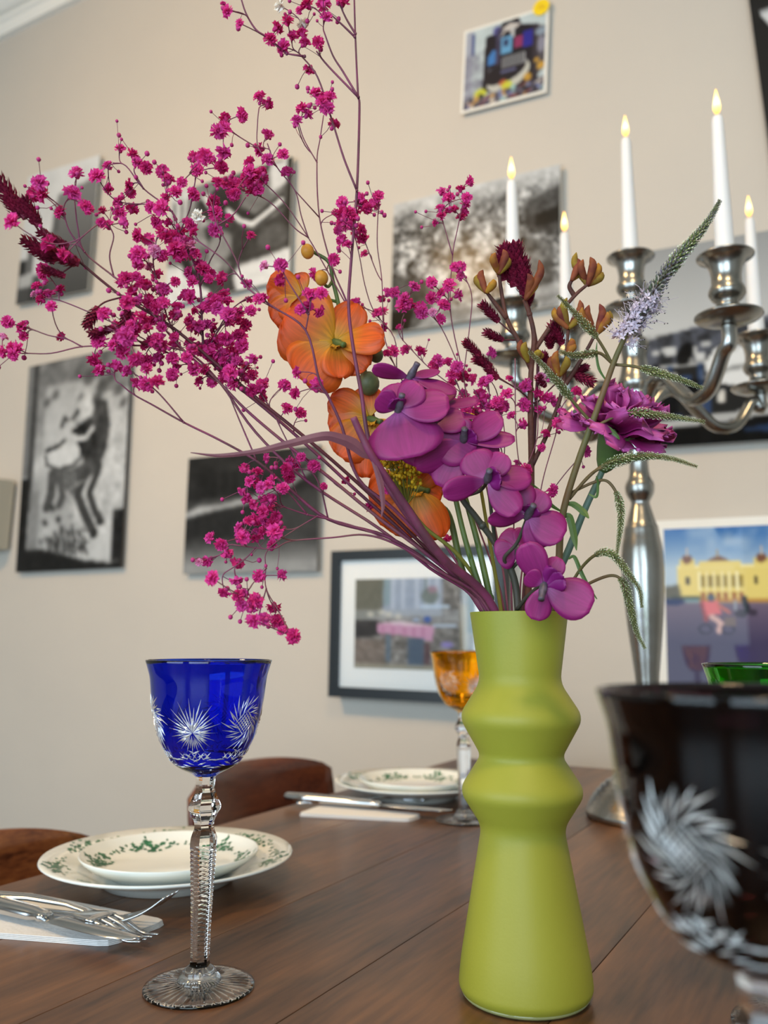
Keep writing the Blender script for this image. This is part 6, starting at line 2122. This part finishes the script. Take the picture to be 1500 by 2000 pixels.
for i, (pa, st) in enumerate((
        ([(1196, 712, .55), (1180, 682), (1160, 652, .545), (1130, 620), (1104, 592), (1089, 577, .54)], 0.35), ([(1194, 708, .55), (1172, 690), (1148, 692, .545), (1118, 694), (1094, 687, .54)], 0.3),
        ([(1200, 712, .55), (1240, 716), (1280, 727, .535), (1330, 742), (1372, 758, .53)], 0.3), ([(1152, 822, .552), (1120, 785), (1092, 750, .545), (1060, 714), (1034, 687, .54)], 0.32),
        ([(1160, 835, .552), (1205, 812), (1245, 806, .535), (1310, 814), (1376, 824, .53)], 0.32), ([(1112, 972, .56), (1160, 922), (1200, 900, .54), (1260, 890), (1312, 896), (1360, 911, .53)], 0.36),
        ([(1112, 975, .56), (1150, 930), (1180, 912, .545), (1240, 896), (1290, 893, .54)], 0.45), ([(1116, 962, .56), (1160, 942), (1186, 940, .55), (1206, 968), (1213, 1010), (1205, 1082, .545)], 0.45),
        ([(1104, 1160, .565), (1135, 1110), (1165, 1083, .545), (1195, 1082), (1225, 1118), (1248, 1150), (1254, 1186, .535)], 0.42), ([(1118, 1165, .565), (1150, 1140), (1195, 1124, .545), (1218, 1140), (1232, 1190), (1244, 1235), (1259, 1265, .535)], 0.45))):
    veron(pa, 0.0031, 0.0011, 70 + i, st)
for pa, wd in (([(1098, 1010, .56), (1112, 1010), (1122, 1050), (1126, 1075, .555)], [4, 16, 14, 2]), ([(1100, 985, .56), (1120, 985), (1140, 1000), (1150, 1012, .55)], [3, 13, 14, 3]),
               ([(1098, 1000, .56), (1075, 985), (1060, 965), (1040, 945, .55)], [3, 9, 8, 2]), ([(1110, 1092, .56), (1122, 1088), (1136, 1120), (1152, 1150), (1166, 1170, .55)], [3, 8, 9, 7, 2]),
               ([(1176, 828, .55), (1190, 838), (1205, 852), (1210, 858, .545)], [3, 10, 8, 2]), ([(1150, 965, .55), (1165, 970), (1168, 945), (1165, 930, .545)], [3, 6, 5, 2]), ([(1185, 745, .55), (1170, 720), (1165, 690), (1166, 668, .548)], [3, 6, 5, 1])):
    blade(pa, wd, M_LEAF, t)

# --- carnation
t = thing('carnation', 'frilled magenta carnation beside the candelabra stem', 'flower', tuple(MOUTH))
M_CST = mat('carnation_stem', rgb(92, 116, 104), 0.5, var=(rgb(78, 104, 78), 30.0))
M_CAL = mat('carnation_calyx', rgb(92, 118, 62), 0.5, var=(rgb(70, 96, 56), 60.0))
stem_tube('stem', [(1066, 1199, .58), (1085, 1130, .58), (1110, 1075), (1140, 1000, .58), (1165, 945), (1180, 912, .58)], 0.0030, 0.0021, M_CST, t)
c0, c1 = at(1178, 922, .58), at(1204, 846, .572)
ax = (c1 - c0) / np.linalg.norm(c1 - c0)
L_ = np.linalg.norm(c1 - c0)
x_, y_, z_ = frame_to(ax)
V, F = [], []
rows = [(0, 0.0022), (0.1, 0.0048), (0.25, 0.0068), (0.55, 0.0092), (0.85, 0.0112), (1.0, 0.0125)]
for u, r in rows:
    for j in range(15):
        q = 2 * math.pi * j / 15
        k = 1.0 + (0.14 if (j % 3 == 0 and u > 0.9) else 0)
        V.append(c0 + ax * L_ * u * k + (x_ * math.cos(q) + y_ * math.sin(q)) * r)
for i in range(len(rows) - 1):
    for j in range(15):
        k = (j + 1) % 15
        F.append((i * 15 + j, i * 15 + k, (i + 1) * 15 + k, (i + 1) * 15 + j))
mk('calyx', V, F, M_CAL, t)
pc_ = c0 + ax * L_ * 0.97
r_ = np.random.default_rng(17)
lean = ax + RT * 0.10 + UP * 0.25
lean /= np.linalg.norm(lean)
x_, y_, z_ = frame_to(lean)
for ring_, (n, el, ln) in enumerate(((9, 6, 0.0345), (9, 22, 0.0330), (8, 36, 0.0300), (6, 60, 0.0265), (4, 80, 0.022))):
    for i in range(n):
        q = 2 * math.pi * (i + 0.5 * (ring_ % 2)) / n + r_.normal(0, 0.12)
        e = math.radians(el + r_.normal(0, 8))
        d = (x_ * math.cos(q) + y_ * math.sin(q)) * math.cos(e) + lean * math.sin(e)
        nn = lean * math.cos(e) - (x_ * math.cos(q) + y_ * math.sin(q)) * math.sin(e)
        V, F = petal(pc_ + lean * 0.002 * ring_, d, nn, ln * (0.85 + 0.3 * r_.random()), 0.031, cup=0.15, curl=0.08 * r_.normal(0, 1), ruffle=0.10, seed=900 + ring_ * 20 + i, nu=10, nv=11, shape=0.86)
        # toothed outer edge
        V = np.asarray(V)
        half = len(V) // 2
        for base_ in (0, half):
            for j in range(11):
                V[base_ + 9 * 11 + j] += d * 0.0016 * ((-1) ** j) + nn * 0.001 * r_.normal()
        o = mk('petal', V, F, M_CARN, t)
        al = np.repeat(np.arange(10) / 9.0, 11)
        set_along(o, np.concatenate([al, al]), 11)
blade([(1172, 940, .58), (1176, 915), (1180, 895), (1184, 880, .575)], [4, 9, 7, 2], M_CST, t)

# --- plain green stems whose heads are hidden by the orchids
for i, (pa, r, lab) in enumerate((([(950, 1199, .57), (925, 1110, .575), (905, 1040), (890, 975), (880, 930, .58)], 0.0022, 'smooth olive green stem rising behind the purple orchid, left one'),
                                  ([(962, 1199, .575), (940, 1090, .58), (925, 1030), (905, 960), (893, 920, .585)], 0.0024, 'jointed green stem just right of the olive one'),)):
    t = thing('flower_stem', lab, 'stem', tuple(MOUTH))
    stem_tube('stem', pa, r, r * 0.8, M_GREEN, t, nodes=2 * i)
    blade([(pa[1][0], pa[1][1], pa[1][2]), (pa[1][0] - 6, pa[1][1] - 14), (pa[1][0] - 9, pa[1][1] - 30, pa[1][2] - 0.002)], [4, 6, 1], M_LEAF, t)
